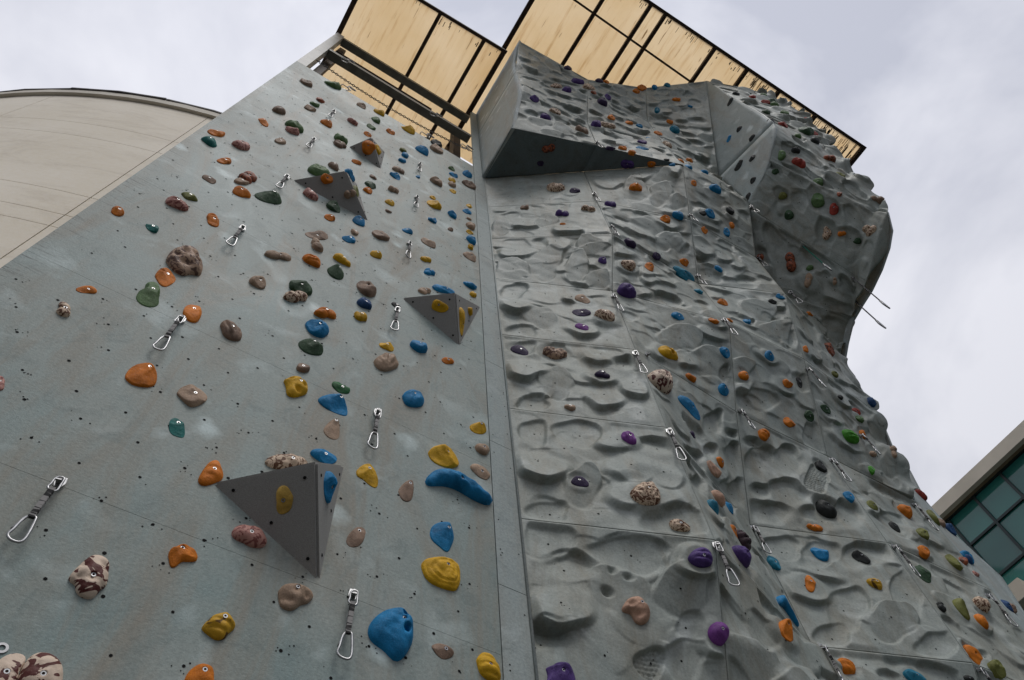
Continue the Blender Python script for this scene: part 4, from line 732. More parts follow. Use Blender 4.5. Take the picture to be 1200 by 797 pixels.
for code, c in {'or':(.72,.20,.004),'ye':(.74,.41,.006),'yt':(.68,.43,.09),'bl':(.003,.22,.48),'db':(.012,.065,.19),'te':(.008,.17,.15),'tb':(.005,.19,.30),
                'gr':(.095,.18,.06),'dg':(.035,.085,.035),'fg':(.012,.13,.03),'lg':(.07,.34,.02),'ol':(.19,.20,.045),'pu':(.085,.04,.20),
                'dp':(.04,.022,.075),'bp':(.22,.055,.30),'dm':(.045,.018,.027),'ta':(.45,.31,.21),'br':(.29,.19,.13),'pc':(.58,.35,.24),
                'bk':(.026,.03,.028),'rd':(.34,.04,.022)}.items(): hold_mat(code, c)
swirl_mat('ru', (.36,.10,.045), (.10,.04,.025), 14)
swirl_mat('pk', (.55,.28,.23), (.26,.09,.075), 22)
swirl_mat('cm', (.66,.50,.36), (.14,.065,.035), 24, .50, .55)
swirl_mat('cb', (.42,.28,.19), (.13,.075,.055), 18, .48, .55)
swirl_mat('cs', (.68,.54,.42), (.10,.025,.02), 10, .53, .555, 3.0)
swirl_mat('yo', (.55,.31,.02), (.12,.06,.012), 12, .53, .57, 1.0)

# ---------------------------------------------------------------- object helpers
def mesh_of(name, verts, faces, mats, smooth=False, fmat=None):
    me = bpy.data.meshes.new(name)
    me.from_pydata([tuple(map(float, v)) for v in verts], [], faces)
    for m in mats: me.materials.append(MATS[m])
    if fmat is not None: me.polygons.foreach_set('material_index', fmat)
    if smooth: me.polygons.foreach_set('use_smooth', [True]*len(me.polygons))
    me.update(); return me
def link(name, data, parent=None, kind=None, matrix=None):
    o = bpy.data.objects.new(name, data); COL.objects.link(o)
    if parent is not None: o.parent = parent
    if matrix is not None: o.matrix_local = matrix
    if kind: o['kind'] = kind
    return o
def tag(o, label, cat, group=None):
    o['label'] = label; o['category'] = cat
    if group: o['group'] = group
    return o
def thing(name, label, cat, loc=(0,0,0), group=None):
    o = bpy.data.objects.new(name, None); COL.objects.link(o); o.location = loc
    return tag(o, label, cat, group)
class Geo:
    def __init__(self): self.v = []; self.f = []; self.m = []
    def add(self, verts, faces, mi=0):
        k = len(self.v); self.v += [tuple(map(float, p)) for p in verts]; self.f += [tuple(i+k for i in f) for f in faces]; self.m += [mi]*len(faces); return self
    def box(self, a, b, mi=0):
        x0,y0,z0 = a; x1,y1,z1 = b
        return self.add([(x0,y0,z0),(x1,y0,z0),(x1,y1,z0),(x0,y1,z0),(x0,y0,z1),(x1,y0,z1),(x1,y1,z1),(x0,y1,z1)],
                        [(0,3,2,1),(4,5,6,7),(0,1,5,4),(1,2,6,5),(2,3,7,6),(3,0,4,7)], mi)
    def tube(self, pts, r, n=6, closed=False, mi=0, cap=True):
        P = [Vector(p) for p in pts]; N = len(P); vs = []; fs = []
        up = Vector((.13,.97,.21))
        for i, p in enumerate(P):
            t = (P[(i+1) % N]-P[i-1]) if closed else (P[min(i+1,N-1)]-P[max(i-1,0)])
            t.normalize(); a = t.cross(up); a.normalize(); b = t.cross(a)
            rr = r[i] if isinstance(r, (list, tuple)) else r
            for k in range(n):
                w = 2*math.pi*k/n; vs.append(p+a*(rr*math.cos(w))+b*(rr*math.sin(w)))
        for i in range(N if closed else N-1):
            j = (i+1) % N
            for k in range(n): fs.append((i*n+k, i*n+(k+1) % n, j*n+(k+1) % n, j*n+k))
        if not closed and cap: fs += [tuple(range(n-1,-1,-1)), tuple((N-1)*n+k for k in range(n))]
        return self.add(vs, fs, mi)
    def prism(self, poly, d, mi=0):
        """polygon of 3D points pushed along d"""
        n = len(poly); vs = list(poly)+[tuple(Vector(p)+Vector(d)) for p in poly]
        return self.add(vs, [tuple(range(n)), tuple(range(2*n-1,n-1,-1))]+[(i, i+n, (i+1) % n+n, (i+1) % n) for i in range(n)], mi)
    def mesh(self, name, mats, smooth=False): return mesh_of(name, self.v, self.f, mats, smooth, self.m)
def normals_out(me):
    bm = bmesh.new(); bm.from_mesh(me); bmesh.ops.recalc_face_normals(bm, faces=bm.faces); bm.to_mesh(me); bm.free(); return me

# ---------------------------------------------------------------- relief of the moulded panels
def random_mould(seed):
    r = random.Random(seed); out = []
    cells = [(i, j) for i in range(4) for j in range(5)]
    r.shuffle(cells)
    for i, j in cells:
        u = (i+.5+.5*(j % 2)-.25+r.uniform(-.25,.25))/4; v = (j+.5+r.uniform(-.22,.22))/5
        ty = r.choice((1,1,2,6,3,3,4,4,0))
        out.append((u, v, r.uniform(.12,.20), r.uniform(.11,.17), r.uniform(-.35,.35), ty))
        if r.random() < .10: out.append((u+r.uniform(-.1,.1), v+r.uniform(-.06,.06), .04, .03, 0, 7))
    return out
MOULDS = [random_mould(q) for q in (5,11,23,37,52)]
#          level, rise from lower to upper edge, width of the flank
FACET = {0:(.003,-.006,.03), 1:(-.029,-.030,.008), 2:(.014,-.027,.0075), 3:(.013,.032,.0075), 4:(-.021,-.004,.0085), 5:(-.022,0,.012), 6:(.025,-.038,.0075), 7:(-.035,0,0)}
def sstep(a, b, x):
    t = np.clip((x-a)/(b-a), 0, 1); return t*t*(3-2*t)
def relief(i, U, V, W, H, flats):
    """height above the panel plane, in metres, on the grid U, V"""
    kind, L, R, amp, mould = PATCHES[i]
    r = random.Random(900+i)
    X0 = U*W; Y0 = V*H
    X = X0+0.020*np.sin(6.1*Y0+1.3*i)+.009*np.sin(9.7*X0+5.3*Y0+i)+.007*np.sin(23*Y0-9*X0)      # organic outlines
    Y = Y0+0.018*np.sin(5.3*X0+2.1*i)+.008*np.sin(11.3*X0-6.1*Y0+i)+.006*np.sin(27*X0+8*Y0)
    h = .006*np.sin(3.1*X+2.7*Y+i)*np.cos(2.3*Y-1.9*X+i*1.7)
    flip = r.random() < .5
    traced = STAMPS.get(i, [])
    todo = [(s, .30 if len(traced) > 7 else (.6 if traced else .9), True) for s in MOULDS[mould]]+[(s, 1.12, False) for s in traced]
    for (u,v,rx,ry,rot,ty), k, rnd in todo:
        if rnd:
            if flip: u = 1-u; rot = -rot
            u += r.uniform(-.03,.03); v += r.uniform(-.03,.03)
        lvl, rise, ew = FACET[ty]
        k *= 1.0
        x = X-u*W; y = Y-v*H
        xr = x*math.cos(rot)+y*math.sin(rot); yr = -x*math.sin(rot)+y*math.cos(rot)
        if ty == 7: h = h+lvl*k*sstep(1.15,0,np.sqrt((xr/rx)**2+(yr/ry)**2)); continue
        ph = r.uniform(0,6.28); th = np.arctan2(yr/ry, xr/rx)
        wob = 1+.10*np.sin(2*th+ph)+.09*np.sin(3*th+ph*2)+.03*np.sin(5*th+ph)
        d = np.sqrt((xr/rx)**2+(yr/ry)**2)/wob
        up_ = np.clip(y/np.maximum(np.hypot(x,y),1e-6),-1,1)                # +1 towards the upper edge of the facet
        soft = {1:(1,9),4:(1,2.2),2:(10,1),6:(8,1),3:(1,2.5),0:(4,4),5:(1,1)}[ty]
        e = ew/min(rx,ry)*(soft[0]*(.5+.5*up_)+soft[1]*(.5-.5*up_))
        e = np.minimum(e, .8)
        m = sstep(1+e, 1-e, d)
        ext = math.sqrt((rx*math.sin(rot))**2+(ry*math.cos(rot))**2)
        tgt = (lvl+rise*y/ext)*k+.25*h
        if ty in (1,4): tgt = tgt+.012*k*np.clip(d,0,1)**2-.008*k           # slightly hollow
        if ty == 5:
            row = np.floor(Y/.026); gx_ = np.abs(((X/.034+.5*(row % 2)) % 1)-.5); gy_ = np.abs(((Y/.026) % 1)-.5)
            tgt = tgt-.006*np.maximum(sstep(.36,.46,gx_), sstep(.34,.46,gy_))
        h = h*(1-m)+tgt*m
    h = (h+.0016*np.sin(31*X0+17*Y0)*np.sin(23*Y0-11*X0))*amp
    X, Y = X0, Y0
    for (u,v,rad) in flats:                       # a level seat under every bolted-on hold
        d = np.sqrt((X-u*W)**2+(Y-v*H)**2)
        k = np.argmin(d); m = sstep(rad*1.7, rad*.9, d)
        h = h*(1-m)+h.flat[k]*m
    ed = np.minimum(np.minimum(X, W-X), np.minimum(Y, H-Y))
    if R[0][0] > 6.2 and R[-1][2] > 6.5: ed = np.minimum(X, np.minimum(Y, H-Y))      # the free right edge keeps its relief
    return h*sstep(0.0, .055 if kind == 'relief' else .03, ed)

HOLD_LIST = [h for h in HOLDS]
flats = {}
for h in HOLD_LIST:
    flats.setdefault(h[2], []).append((h[3], h[4], max(h[5], h[6])))
feature = thing('moulded_climbing_wall', 'tall grey climbing wall of rippled moulded panels with two overhangs, right of the corner strip', 'climbing wall', (4.1, 2.4, 0))
flatwall = thing('flat_climbing_wall', 'tall flat blue grey climbing wall of painted boards, left of the corner strip', 'climbing wall', (.2, 2.4, 0))
MW_F = Matrix.Translation((-4.1,-2.4,0)); MW_L = Matrix.Translation((-.2,-2.4,0))
GRIDS = {}
PNAME = {'relief':('moulded_panel','moulded_paint'),'bulge':('moulded_panel','moulded_paint'),'soffit':('soffit_panel','shaded_soffit_paint'),
         'cheek':('cheek_panel','cheek_paint'),'side':('side_panel','cheek_paint')}
nut_holes = {'f': Geo(), 'l': Geo()}
def add_nut(geo, p, a, b, n, r):
    p = p+n*.0012
    geo.add([p+a*(r*math.cos(w))+b*(r*math.sin(w)) for w in (0,1.05,2.09,3.14,4.19,5.24)], [tuple(range(6))])
rn = random.Random(77)
for i, (kind, L, R, amp, mould) in enumerate(PATCHES):
    if kind not in PNAME: continue
    mid = patch_point(i, [.5,.5,0,1], [0,1,.5,.5])
    W = float(np.linalg.norm(mid[3]-mid[2])); ee = edge_at([(.5*(np.array(p)+np.array(q))) for p, q in ((L[0],R[0]),(L[-1],R[-1]))], [0,1])
    cv = patch_point(i, np.full(30,.5), np.linspace(0,1,30)); H = float(np.linalg.norm(np.diff(cv,axis=0),axis=1).sum())
    dist = np.linalg.norm(cv.mean(0)-np.array([0,0,EYE]))
    if kind in ('relief','bulge'):
        low = max(L[-1][2], R[-1][2]) < 1.1
        res = .06 if low else (.0075 if dist < 7 else (.0105 if dist < 9.5 else .0145))
        if any(q[5] == 5 for q in STAMPS.get(i, [])): res = .0062
        nx, ny = max(8,int(W/res)), max(8,int(H/res))
    else: nx, ny = 12, 16
    gap = .0022 if kind == 'relief' else (-.012 if kind in ('soffit','cheek') else (-.001 if kind == 'bulge' else .0022))
    us = np.linspace(gap/W, 1-gap/W, nx+1); vs = np.linspace(gap/H, 1-gap/H, ny+1)
    U, V = np.meshgrid(us, vs)
    P = patch_point(i, U.ravel(), V.ravel()).reshape(ny+1, nx+1, 3)
    du = np.gradient(P, axis=1); dv = np.gradient(P, axis=0)
    N = np.cross(du, dv); N /= np.maximum(np.linalg.norm(N, axis=2, keepdims=True), 1e-9)
    hgt = relief(i, U, V, W, H, flats.get(i, [])) if kind in ('relief','bulge') else np.zeros_like(U)
    Q = P+N*hgt[:,:,None]
    if R[0][0] > 6.2 and R[-1][2] > 6.5:                                  # lumpy free edge
        z_ = Q[:,:,2]+Q[:,:,1]*.8
        Q[:,:,0] += (U**6)*(.055*np.sin(6.3*z_)+.045*np.sin(13.1*z_+1)+.03*np.sin(29*z_+2)-.02)
        Q += N*((U**4)*(.04*np.sin(7.7*z_+.5)+.03*np.sin(17*z_)))[:,:,None]
    GRIDS[i] = (us, vs, Q, N)
    # front sheet with a turned-back rim all round, 4 cm deep
    idx = np.arange((ny+1)*(nx+1)).reshape(ny+1, nx+1)
    f = np.stack([idx[:-1,:-1], idx[:-1,1:], idx[1:,1:], idx[1:,:-1]], -1).reshape(-1,4)
    ring = np.concatenate([idx[0,:-1], idx[:-1,-1], idx[-1,:0:-1], idx[:0:-1,0]])
    back = (Q-N*.04).reshape(-1,3)[ring]
    nb = (ny+1)*(nx+1); k = np.arange(len(ring)); k2 = (k+1) % len(ring)
    fr = np.stack([ring[k], nb+k, nb+k2, ring[k2]], -1)
    allv = np.concatenate([Q.reshape(-1,3), back])-np.array([4.1,2.4,0]); allf = np.concatenate([f, fr])
    nm, mt = PNAME[kind]
    me = bpy.data.meshes.new(nm)
    me.vertices.add(len(allv)); me.vertices.foreach_set('co', allv.ravel().astype(np.float32))
    me.loops.add(len(allf)*4); me.loops.foreach_set('vertex_index', allf.ravel().astype(np.int32))
    me.polygons.add(len(allf)); me.polygons.foreach_set('loop_start', np.arange(0,len(allf)*4,4,dtype=np.int32)); me.polygons.foreach_set('loop_total', np.full(len(allf),4,dtype=np.int32))
    sm = np.ones(len(allf), dtype=bool); sm[len(f):] = False
    me.polygons.foreach_set('use_smooth', sm); me.materials.append(MATS[mt]); me.update(); me.validate()
    link(nm, me, feature)
    # bolt sockets: one in most facets
    if kind in ('relief','bulge') and not low:
        pts = [(s[0], s[1]) for s in (STAMPS[i] if len(STAMPS.get(i, [])) > 4 else MOULDS[mould]) if s[2] > .06]
        for (u,v) in pts:
            if 0.05 < u < .95 and .05 < v < .95:
                a_, b_ = int(v*ny), int(u*nx); add_nut(nut_holes['f'], Vector(Q[a_,b_]), *[Vector(x) for x in patch_frame(i,u,v)], .0075)
                for _ in range(rn.randint(0,3)):
                    du_, dv_ = rn.uniform(-.05,.05), rn.uniform(-.04,.04); a_, b_ = int(min(max(v+dv_,0),1)*ny), int(min(max(u+du_,0),1)*nx)
                    add_nut(nut_holes['f'], Vector(Q[a_,b_]), *[Vector(x) for x in patch_frame(i,u,v)], .0035)
    elif kind != 'soffit' or True:
        for _ in range(int(W*H*5)):
            u, v = rn.uniform(.06,.94), rn.uniform(.04,.96)
            add_nut(nut_holes['f'], Vector(patch_point(i,u,v)[0]), *[Vector(x) for x in patch_frame(i,u,v)], .006)
def surface(i, u, v):
    """point on the built surface and the frame there"""
    a, b, n = patch_frame(i, u, v)
    if i in GRIDS:
        us, vs, Q, N = GRIDS[i]
        p = Q[int(np.argmin(abs(vs-v))), int(np.argmin(abs(us-u)))]
    else: p = patch_point(i, u, v)[0]
    return Vector(p), Vector(a), Vector(b), Vector(n)
# closing boards behind the moulded wall
g = Geo()
g.box((1.83,2.46,0), (7.15,2.56,15.5)); link('backing_board', g.mesh('backing_board', ['post_paint']), feature, matrix=MW_F)
bp = [(6.53,p[1]+.045,p[2]+EYE) for p in S4[:8]+[tuple(q) for q in _b4[::3]]]
bp += [(6.53,2.45,16.95),(6.53,2.45,0)]
g = Geo(); g.prism(bp, (.03,0,0)); link('end_board', g.mesh('end_board', ['cheek_paint']), feature, matrix=MW_F)

# ---------------------------------------------------------------- flat wall: boards, corner boards, pyramids' bolt sockets
rows = [-1.6,-.47,.975,2.41,3.83,5.28,6.73,8.20,9.665,11.13]
for k in range(len(rows)-1):
    for x0, x1 in ((-1.20,1.62),):
        z0, z1 = rows[k]+EYE, rows[k+1]+EYE; q = .0008
        g = Geo(); g.box((x0+q,2.4,z0+q), (x1-q,2.425,z1-q)); o = link('flat_panel', g.mesh('flat_panel', ['flat_wall_paint']), flatwall, matrix=MW_L)
cz = [-1.6,-.4,.85,1.75,2.85,4.12,5.22,6.4,7.55,8.7,9.85,10.8,12.2,13.8,15.4]
for k in range(len(cz)-1):
    g = Geo(); g.box((1.624,2.397,cz[k]+EYE+.002), (1.796,2.425,cz[k+1]+EYE-.002))
    link('corner_panel', g.mesh('corner_panel', ['corner_paint']), flatwall, matrix=MW_L)
    for _ in range(7):
        add_nut(nut_holes['l'], Vector((rn.choice((1.65,1.66,1.77)),2.397,rn.uniform(cz[k],cz[k+1])+EYE)), Vector((1,0,0)), Vector((0,0,1)), Vector((0,-1,0)), .005)
# a thin metal bead runs down where the two walls meet
g = Geo(); g.tube([(1.803,2.392,EYE-1.6),(1.803,2.392,15.4+EYE)], .009, 6); link('corner_bead', g.mesh('corner_bead', ['corner_paint'], True), flatwall, matrix=MW_L)
g = Geo(); g.box((-1.16,2.43,0), (1.78,2.52,11.05+EYE)); link('backing_board', g.mesh('backing_board', ['post_paint']), flatwall, matrix=MW_L)
zz = -1.4
r_ = 0
while zz < 11.0:
    xx = -1.1+(.11 if r_ % 2 else 0)
    while xx < 1.58:
        if rn.random() < .82:
            c = Vector((xx+rn.uniform(-.03,.03), 2.4, zz+EYE+rn.uniform(-.035,.035)))
            fr = (Vector((1,0,0)), Vector((0,0,1)), Vector((0,-1,0)))
            add_nut(nut_holes['l'], c, *fr, rn.uniform(.0065,.0085))
            if rn.random() < .6:
                for _ in range(rn.randint(1,5)): add_nut(nut_holes['l'], c+Vector((rn.uniform(-.05,.05),0,rn.uniform(-.04,.04))), *fr, rn.uniform(.002,.0042))
        xx += .215
    zz += .19; r_ += 1
for key, par, mw in (('f', feature, MW_F), ('l', flatwall, MW_L)):
    link('bolt_sockets', nut_holes[key].mesh('bolt_sockets', ['hole']), par, 'stuff', mw)
_g = Geo(); _g.tube([(0,0,-.002),(0,0,.002)], .0075, 8); SCREW = _g.mesh('screw', ['hole'])
VLAB = ['smallest grey pyramid volume, topmost of the four on the flat wall', 'grey pyramid volume second from the top, with a green hold above it',
        'grey pyramid volume beside the corner strip, with an upright yellow hold on it', 'largest and lowest grey pyramid volume, orange ridged hold at its left tip']
for (l, r, b, ap), lab in zip(VOLP, VLAB):
    c = Vector(((l[0]+r[0]+b[0])/3, 2.4, (l[2]+r[2]+b[2])/3+EYE))
    bm = bmesh.new()
    vv = [bm.verts.new(Vector((p[0],p[1],p[2]+EYE))-c) for p in (l,r,b,ap)]
    vb = [bm.verts.new(Vector((p[0],2.399,p[2]+EYE))-c+Vector((0,.0,0))) for p in ()]
    for f in ((0,2,3),(2,1,3),(1,0,3),(0,1,2)): bm.faces.new([vv[k] for k in f])
    bmesh.ops.recalc_face_normals(bm, faces=bm.faces)
    bmesh.ops.bevel(bm, geom=[e for e in bm.edges if vv[3] in e.verts], offset=.012, segments=2, affect='EDGES')
    me = bpy.data.meshes.new('pyramid_volume'); bm.to_mesh(me); bm.free(); me.materials.append(MATS['volume_grit'])
    o = link('pyramid_volume', me); o.location = c; tag(o, lab, 'climbing volume', 'grey pyramid volumes')
    P4 = [Vector((q[0],q[1],q[2]+EYE))-c for q in (l,r,b,ap)]
    for f in ((0,2,3),(2,1,3)):                        # screw heads near the rim of each visible face
        fn = (P4[f[1]]-P4[f[0]]).cross(P4[f[2]]-P4[f[0]]).normalized()
        if fn.y > 0: fn = -fn
        for w in ((.80,.10,.10),(.10,.80,.10),(.44,.44,.12),(.12,.12,.76)):
            q = P4[f[0]]*w[0]+P4[f[1]]*w[1]+P4[f[2]]*w[2]
            link('screw', SCREW, o, matrix=Matrix.Translation(q+fn*.001) @ fn.to_track_quat('Z','Y').to_matrix().to_4x4())

# ---------------------------------------------------------------- holds
def hold_mesh(code, typ, A, B, dep, seed, upx, upy, hi, trace=None):
    """a moulded hold on the plane z = 0, long axis x; built as rings round its bolt"""
    r = random.Random(seed)
    nseg, rings = (54, 20) if hi == 2 else ((36, 12) if hi == 1 else (18, 6))
    ph = [r.uniform(0,6.28) for _ in range(8)]
    th = np.arange(nseg)*2*math.pi/nseg
    ct, st = np.cos(th), np.sin(th)
    ox, oy = r.uniform(-.14,.14)*A, r.uniform(-.14,.14)*B
    if typ in ('horn','lobes','skull','leaf'): ox, oy = upx*.12*A, upy*.12*B
    p = {'dome':2.15,'edge':2.4,'leaf':1.45,'terr':3.0,'shell':2.2}.get(typ, 2.2)
    if trace: ox, oy = trace[0]
    lob = None
    if not trace and typ in ('lobes','skull'):
        lob = []
        n = r.choice((2,3,3)) if typ == 'lobes' else 4
        for k in range(n):
            t = (k/(n-1)-.5)*2
            lob.append((t*A*.42, r.uniform(-.34,.34)*B, A*r.uniform(.52,.68), B*r.uniform(.58,.85), r.uniform(.65,1.0)))
    def inside_R(c, s):
        """distance from the bolt to the outline in direction c, s"""
        ts = np.linspace(.02, 1.5, 75)*A
        x = ox+ts[:,None]*c[None,:]; y = oy+ts[:,None]*s[None,:]
        if lob is not None:
            ins = np.zeros_like(x, bool)
            for (lx,ly,la,lb,_) in lob: ins |= ((x-lx)/la)**2+((y-ly)/lb)**2 < 1
        else:
            q = y
            bb = B*(.68 if typ == 'wavy' else 1)
            if typ == 'horn':   # broader below, narrower above
                k = (x*upx+y*upy)/max(A,B); x2, y2 = x*(1+.18*k), q*(1+.18*k)
                ins = (abs(x2)/A)**2.2+(abs(y2)/B)**2.2 < 1
            else: ins = (abs(x)/A)**p+(abs(q)/bb)**p < 1
        last = np.where(ins, ts[:,None], 0).max(0)
        return np.maximum(last, .12*min(A,B))
    if trace:
        q = np.array(smooth_curve([(x,y,0) for x, y in trace[1:]]+[(*trace[1],0)], 4))[:-1,:2]-np.array([ox,oy])
        an = np.arctan2(q[:,1], q[:,0]); rr_ = np.hypot(q[:,0], q[:,1]); o_ = np.argsort(an); an, rr_ = an[o_], rr_[o_]
        R = np.interp((th+math.pi) % (2*math.pi)-math.pi, np.concatenate([an-2*math.pi, an, an+2*math.pi]), np.tile(rr_, 3))
    else: R = inside_R(ct, st)
    R = (np.roll(R,1)+2*R+np.roll(R,-1))/4
    wv = 0 if trace else (.5 if typ in ('wavy','horn') else 1.0)
    R = R*(1+wv*(.05*np.sin(2*th+ph[0])+.065*np.sin(3*th+ph[1])+.025*np.sin(5*th+ph[2])))
    planes = [(r.uniform(.62,.92), r.uniform(-.75,.75), r.uniform(-.75,.75)) for _ in range(r.choice((1,2,3)))] if typ in ('dome','jug','edge','horn','leaf','wavy') and r.random() < .75 else []
    rb = .0095 if min(A,B) > .03 else min(A,B)*.22
    ts = [None, None, None]+list((np.arange(1, rings+1)/rings)**.85)
    vs = []; fs = []
    def height(x, y, t):
        if lob is not None:
            hh = np.zeros_like(x)
            for (lx,ly,la,lb,lh) in lob: hh = np.maximum(hh, lh*np.sqrt(np.clip(1-((x-lx)/la)**2-((y-ly)/lb)**2,0,1)))
            h = dep*hh
            if typ == 'skull': h *= 1-.32*np.exp(-((x-.25*A)**2+(y-.15*B)**2)/(.05*A*A))-.30*np.exp(-((x+.3*A)**2+(y-.1*B)**2)/(.04*A*A))
        else:
            h = dep*np.power(np.clip(1-t**2.5,0,1), .62)
        k = (x*upx+y*upy)/max(min(A,B),1e-6)                     # +1 at the upper edge
        if typ == 'edge': h = h*(.62+.42*np.clip(k,-1,1)); 
        if typ == 'jug': h = h*(.8+.42*np.clip(k,-1,.55))-dep*.42*np.exp(-((k-.62)/.22)**2)*(1-t**3)
        if typ == 'horn': h = dep*np.power(np.clip(1-t**1.5,0,1),.9)*(1+.25*np.clip(k,-1,1))
        if typ == 'leaf': h = dep*(1-t**1.8)**.9
        if typ == 'ridged': h = h*(1-.16*(.5+.5*np.sin((y/B*11)+1.3*(x/A)**2+ph[3]))**2*(t < .96))
        if typ == 'shell':
            an = np.arctan2(y+B*.9, x); h = h*(1-.15*(.5+.5*np.sin(an*17+ph[3]))*(t < .97))
        if typ == 'terr':
            q = h/dep*5; h = dep*(np.floor(q)+sstep(.55,1,q-np.floor(q)))/5*.75
        if typ == 'pocket':
            for (px,py) in ((.1*A,.25*B),(.15*A,-.35*B)): h = h-dep*.55*sstep(.2*A,.09*A,np.sqrt((x-px-ox)**2+(y-py-oy)**2))
        if trace and typ in ('lobes','skull'):
            for q in range(7 if typ == 'skull' else 5):
                qx, qy = .62*A*math.sin(seed*3+q*2.4), .55*B*math.cos(seed*5+q*1.7); h = h-dep*.30*np.exp(-((x-qx)**2+(y-qy)**2)/(.20*min(A,B))**2)*(t < .98)
        for (c0,c1,c2) in planes: h = np.minimum(h, np.maximum(dep*(c0+c1*x/A+c2*y/B), .25*h))
        n = np.array([mnoise.noise((a*26+seed,b*26,seed*.37)) for a, b in zip(x, y)])
        n2 = np.array([mnoise.noise((a*70+seed,b*70,seed*.77)) for a, b in zip(x, y)]) if hi else 0
        return np.maximum(h*(1+.17*n)+dep*.035*n2*(t < .95), 0)
    # bolt recess: floor, wall, rim
    hc = float(height(np.array([ox]), np.array([oy]), 0.0)[0])
    vs.append((ox, oy, hc-.35*dep*.5)); 
    prev = None
    seq = [('r', rb*.98, -.18*dep), ('r', rb, -.02*dep), ('r', rb*1.25, 0.0)]+[('t', t, 0) for t in ts[3:]]
    for mode, q, dz in seq:
        if mode == 'r': rr = np.minimum(np.full(nseg, q), R*.5); tt = rr/R
        else: rr = np.maximum(R*q, rb*1.3*(q < .9)); tt = np.full(nseg, q)
        x, y = ox+rr*ct, oy+rr*st
        h = height(x, y, np.minimum(rr/R,1)) if mode == 't' else height(x, y, tt)+dz
        if mode == 't' and q > .999: h = np.full(nseg, -.02)
        # lip: the mass leans up
        lean = {'jug':.35,'horn':.4,'dome':.12}.get(typ,.1)
        base = len(vs); vs += list(zip(x+upx*lean*np.maximum(h,0)*1.0, y+upy*lean*np.maximum(h,0), h))
        if prev is None: fs += [(0, base+k, base+(k+1) % nseg) for k in range(nseg)]
        else: fs += [(prev+k, base+k, base+(k+1) % nseg, prev+(k+1) % nseg) for k in range(nseg)]
        prev = base
    lean = {'jug':.35,'horn':.4,'dome':.12}.get(typ,.1)
    vs[0] = (ox+upx*lean*hc, oy+upy*lean*hc, hc-.2*dep)
    if typ == 'wavy':
        bend = lambda x: B*(.62*math.cos(2.6*(x/A+.38))-.25)
        vs = [(x, y+bend(x), z) for x, y, z in vs]; oy += bend(ox)
    return vs, fs, (ox+upx*lean*hc, oy+upy*lean*hc, hc-.10*dep)
def bolt_mesh():
    g = Geo(); n = 14; r = .0088
    for r0, r1, z0, z1, mi in ((r, r*.95, -.012, .002, 0), (r*.95, r*.52, .002, .002, 0), (r*.52, r*.5, .002, -.004, 1)):
        vs = [(q*math.cos(2*math.pi*k/n), q*math.sin(2*math.pi*k/n), z) for q, z in ((r0,z0),(r1,z1)) for k in range(n)]
        g.add(vs, [(k, (k+1) % n, n+(k+1) % n, n+k) for k in range(n)], mi)
    g.add([(r*.5*math.cos(2*math.pi*k/n), r*.5*math.sin(2*math.pi*k/n), -.004) for k in range(n)], [tuple(range(n))], 1)
    return g.mesh('bolt', ['steel','hole'])
BOLT = bolt_mesh()
rest = Geo(); rest_codes = []
for k, hold in enumerate(HOLD_LIST):
    code, typ, p, u, v, A, B, rot, dep, lab = hold[:10]; trace = hold[10] if len(hold) > 10 else None
    P, a, b, n = surface(p, u, v)
    X = a*math.cos(rot)+b*math.sin(rot); Y = n.cross(X)
    upx, upy = math.sin(rot), math.cos(rot)
    dist = (P-Vector((0,0,EYE))).length
    px = max(A,B)*2/dist*755
    hi = 2 if px > 24 else (1 if px > 11 else 0)
    vs, fs, bp_ = hold_mesh(code, typ, A, B, dep, k*1.31+5, upx, upy, hi, trace)
    mtx = Matrix((X.resized(4), Y.resized(4), n.resized(4), P.to_4d())).transposed()
    mtx[3][0] = mtx[3][1] = mtx[3][2] = 0; mtx[3][3] = 1
    if lab is None:
        if code not in rest_codes: rest_codes.append(code)
        rest.add([mtx @ Vector(q) for q in vs], fs, rest_codes.index(code)); continue
    o = link('climbing_hold', mesh_of('climbing_hold', vs, fs, ['hold_'+code], True), matrix=mtx)
    tag(o, lab, 'climbing hold', 'bolt-on climbing holds')
    if px > 9:
        s = 1.0 if min(A,B) > .03 else min(A,B)*.22/.0095
        link('bolt', BOLT, o, matrix=Matrix.Translation(bp_) @ Matrix.Scale(s*1.05, 4))
if rest.v:
    o = link('small_climbing_holds', rest.mesh('small_climbing_holds', ['hold_'+c for c in rest_codes], True), kind='stuff')
    o['label'] = 'smallest far holds dotted over the upper parts of both walls'; o['category'] = 'climbing holds'

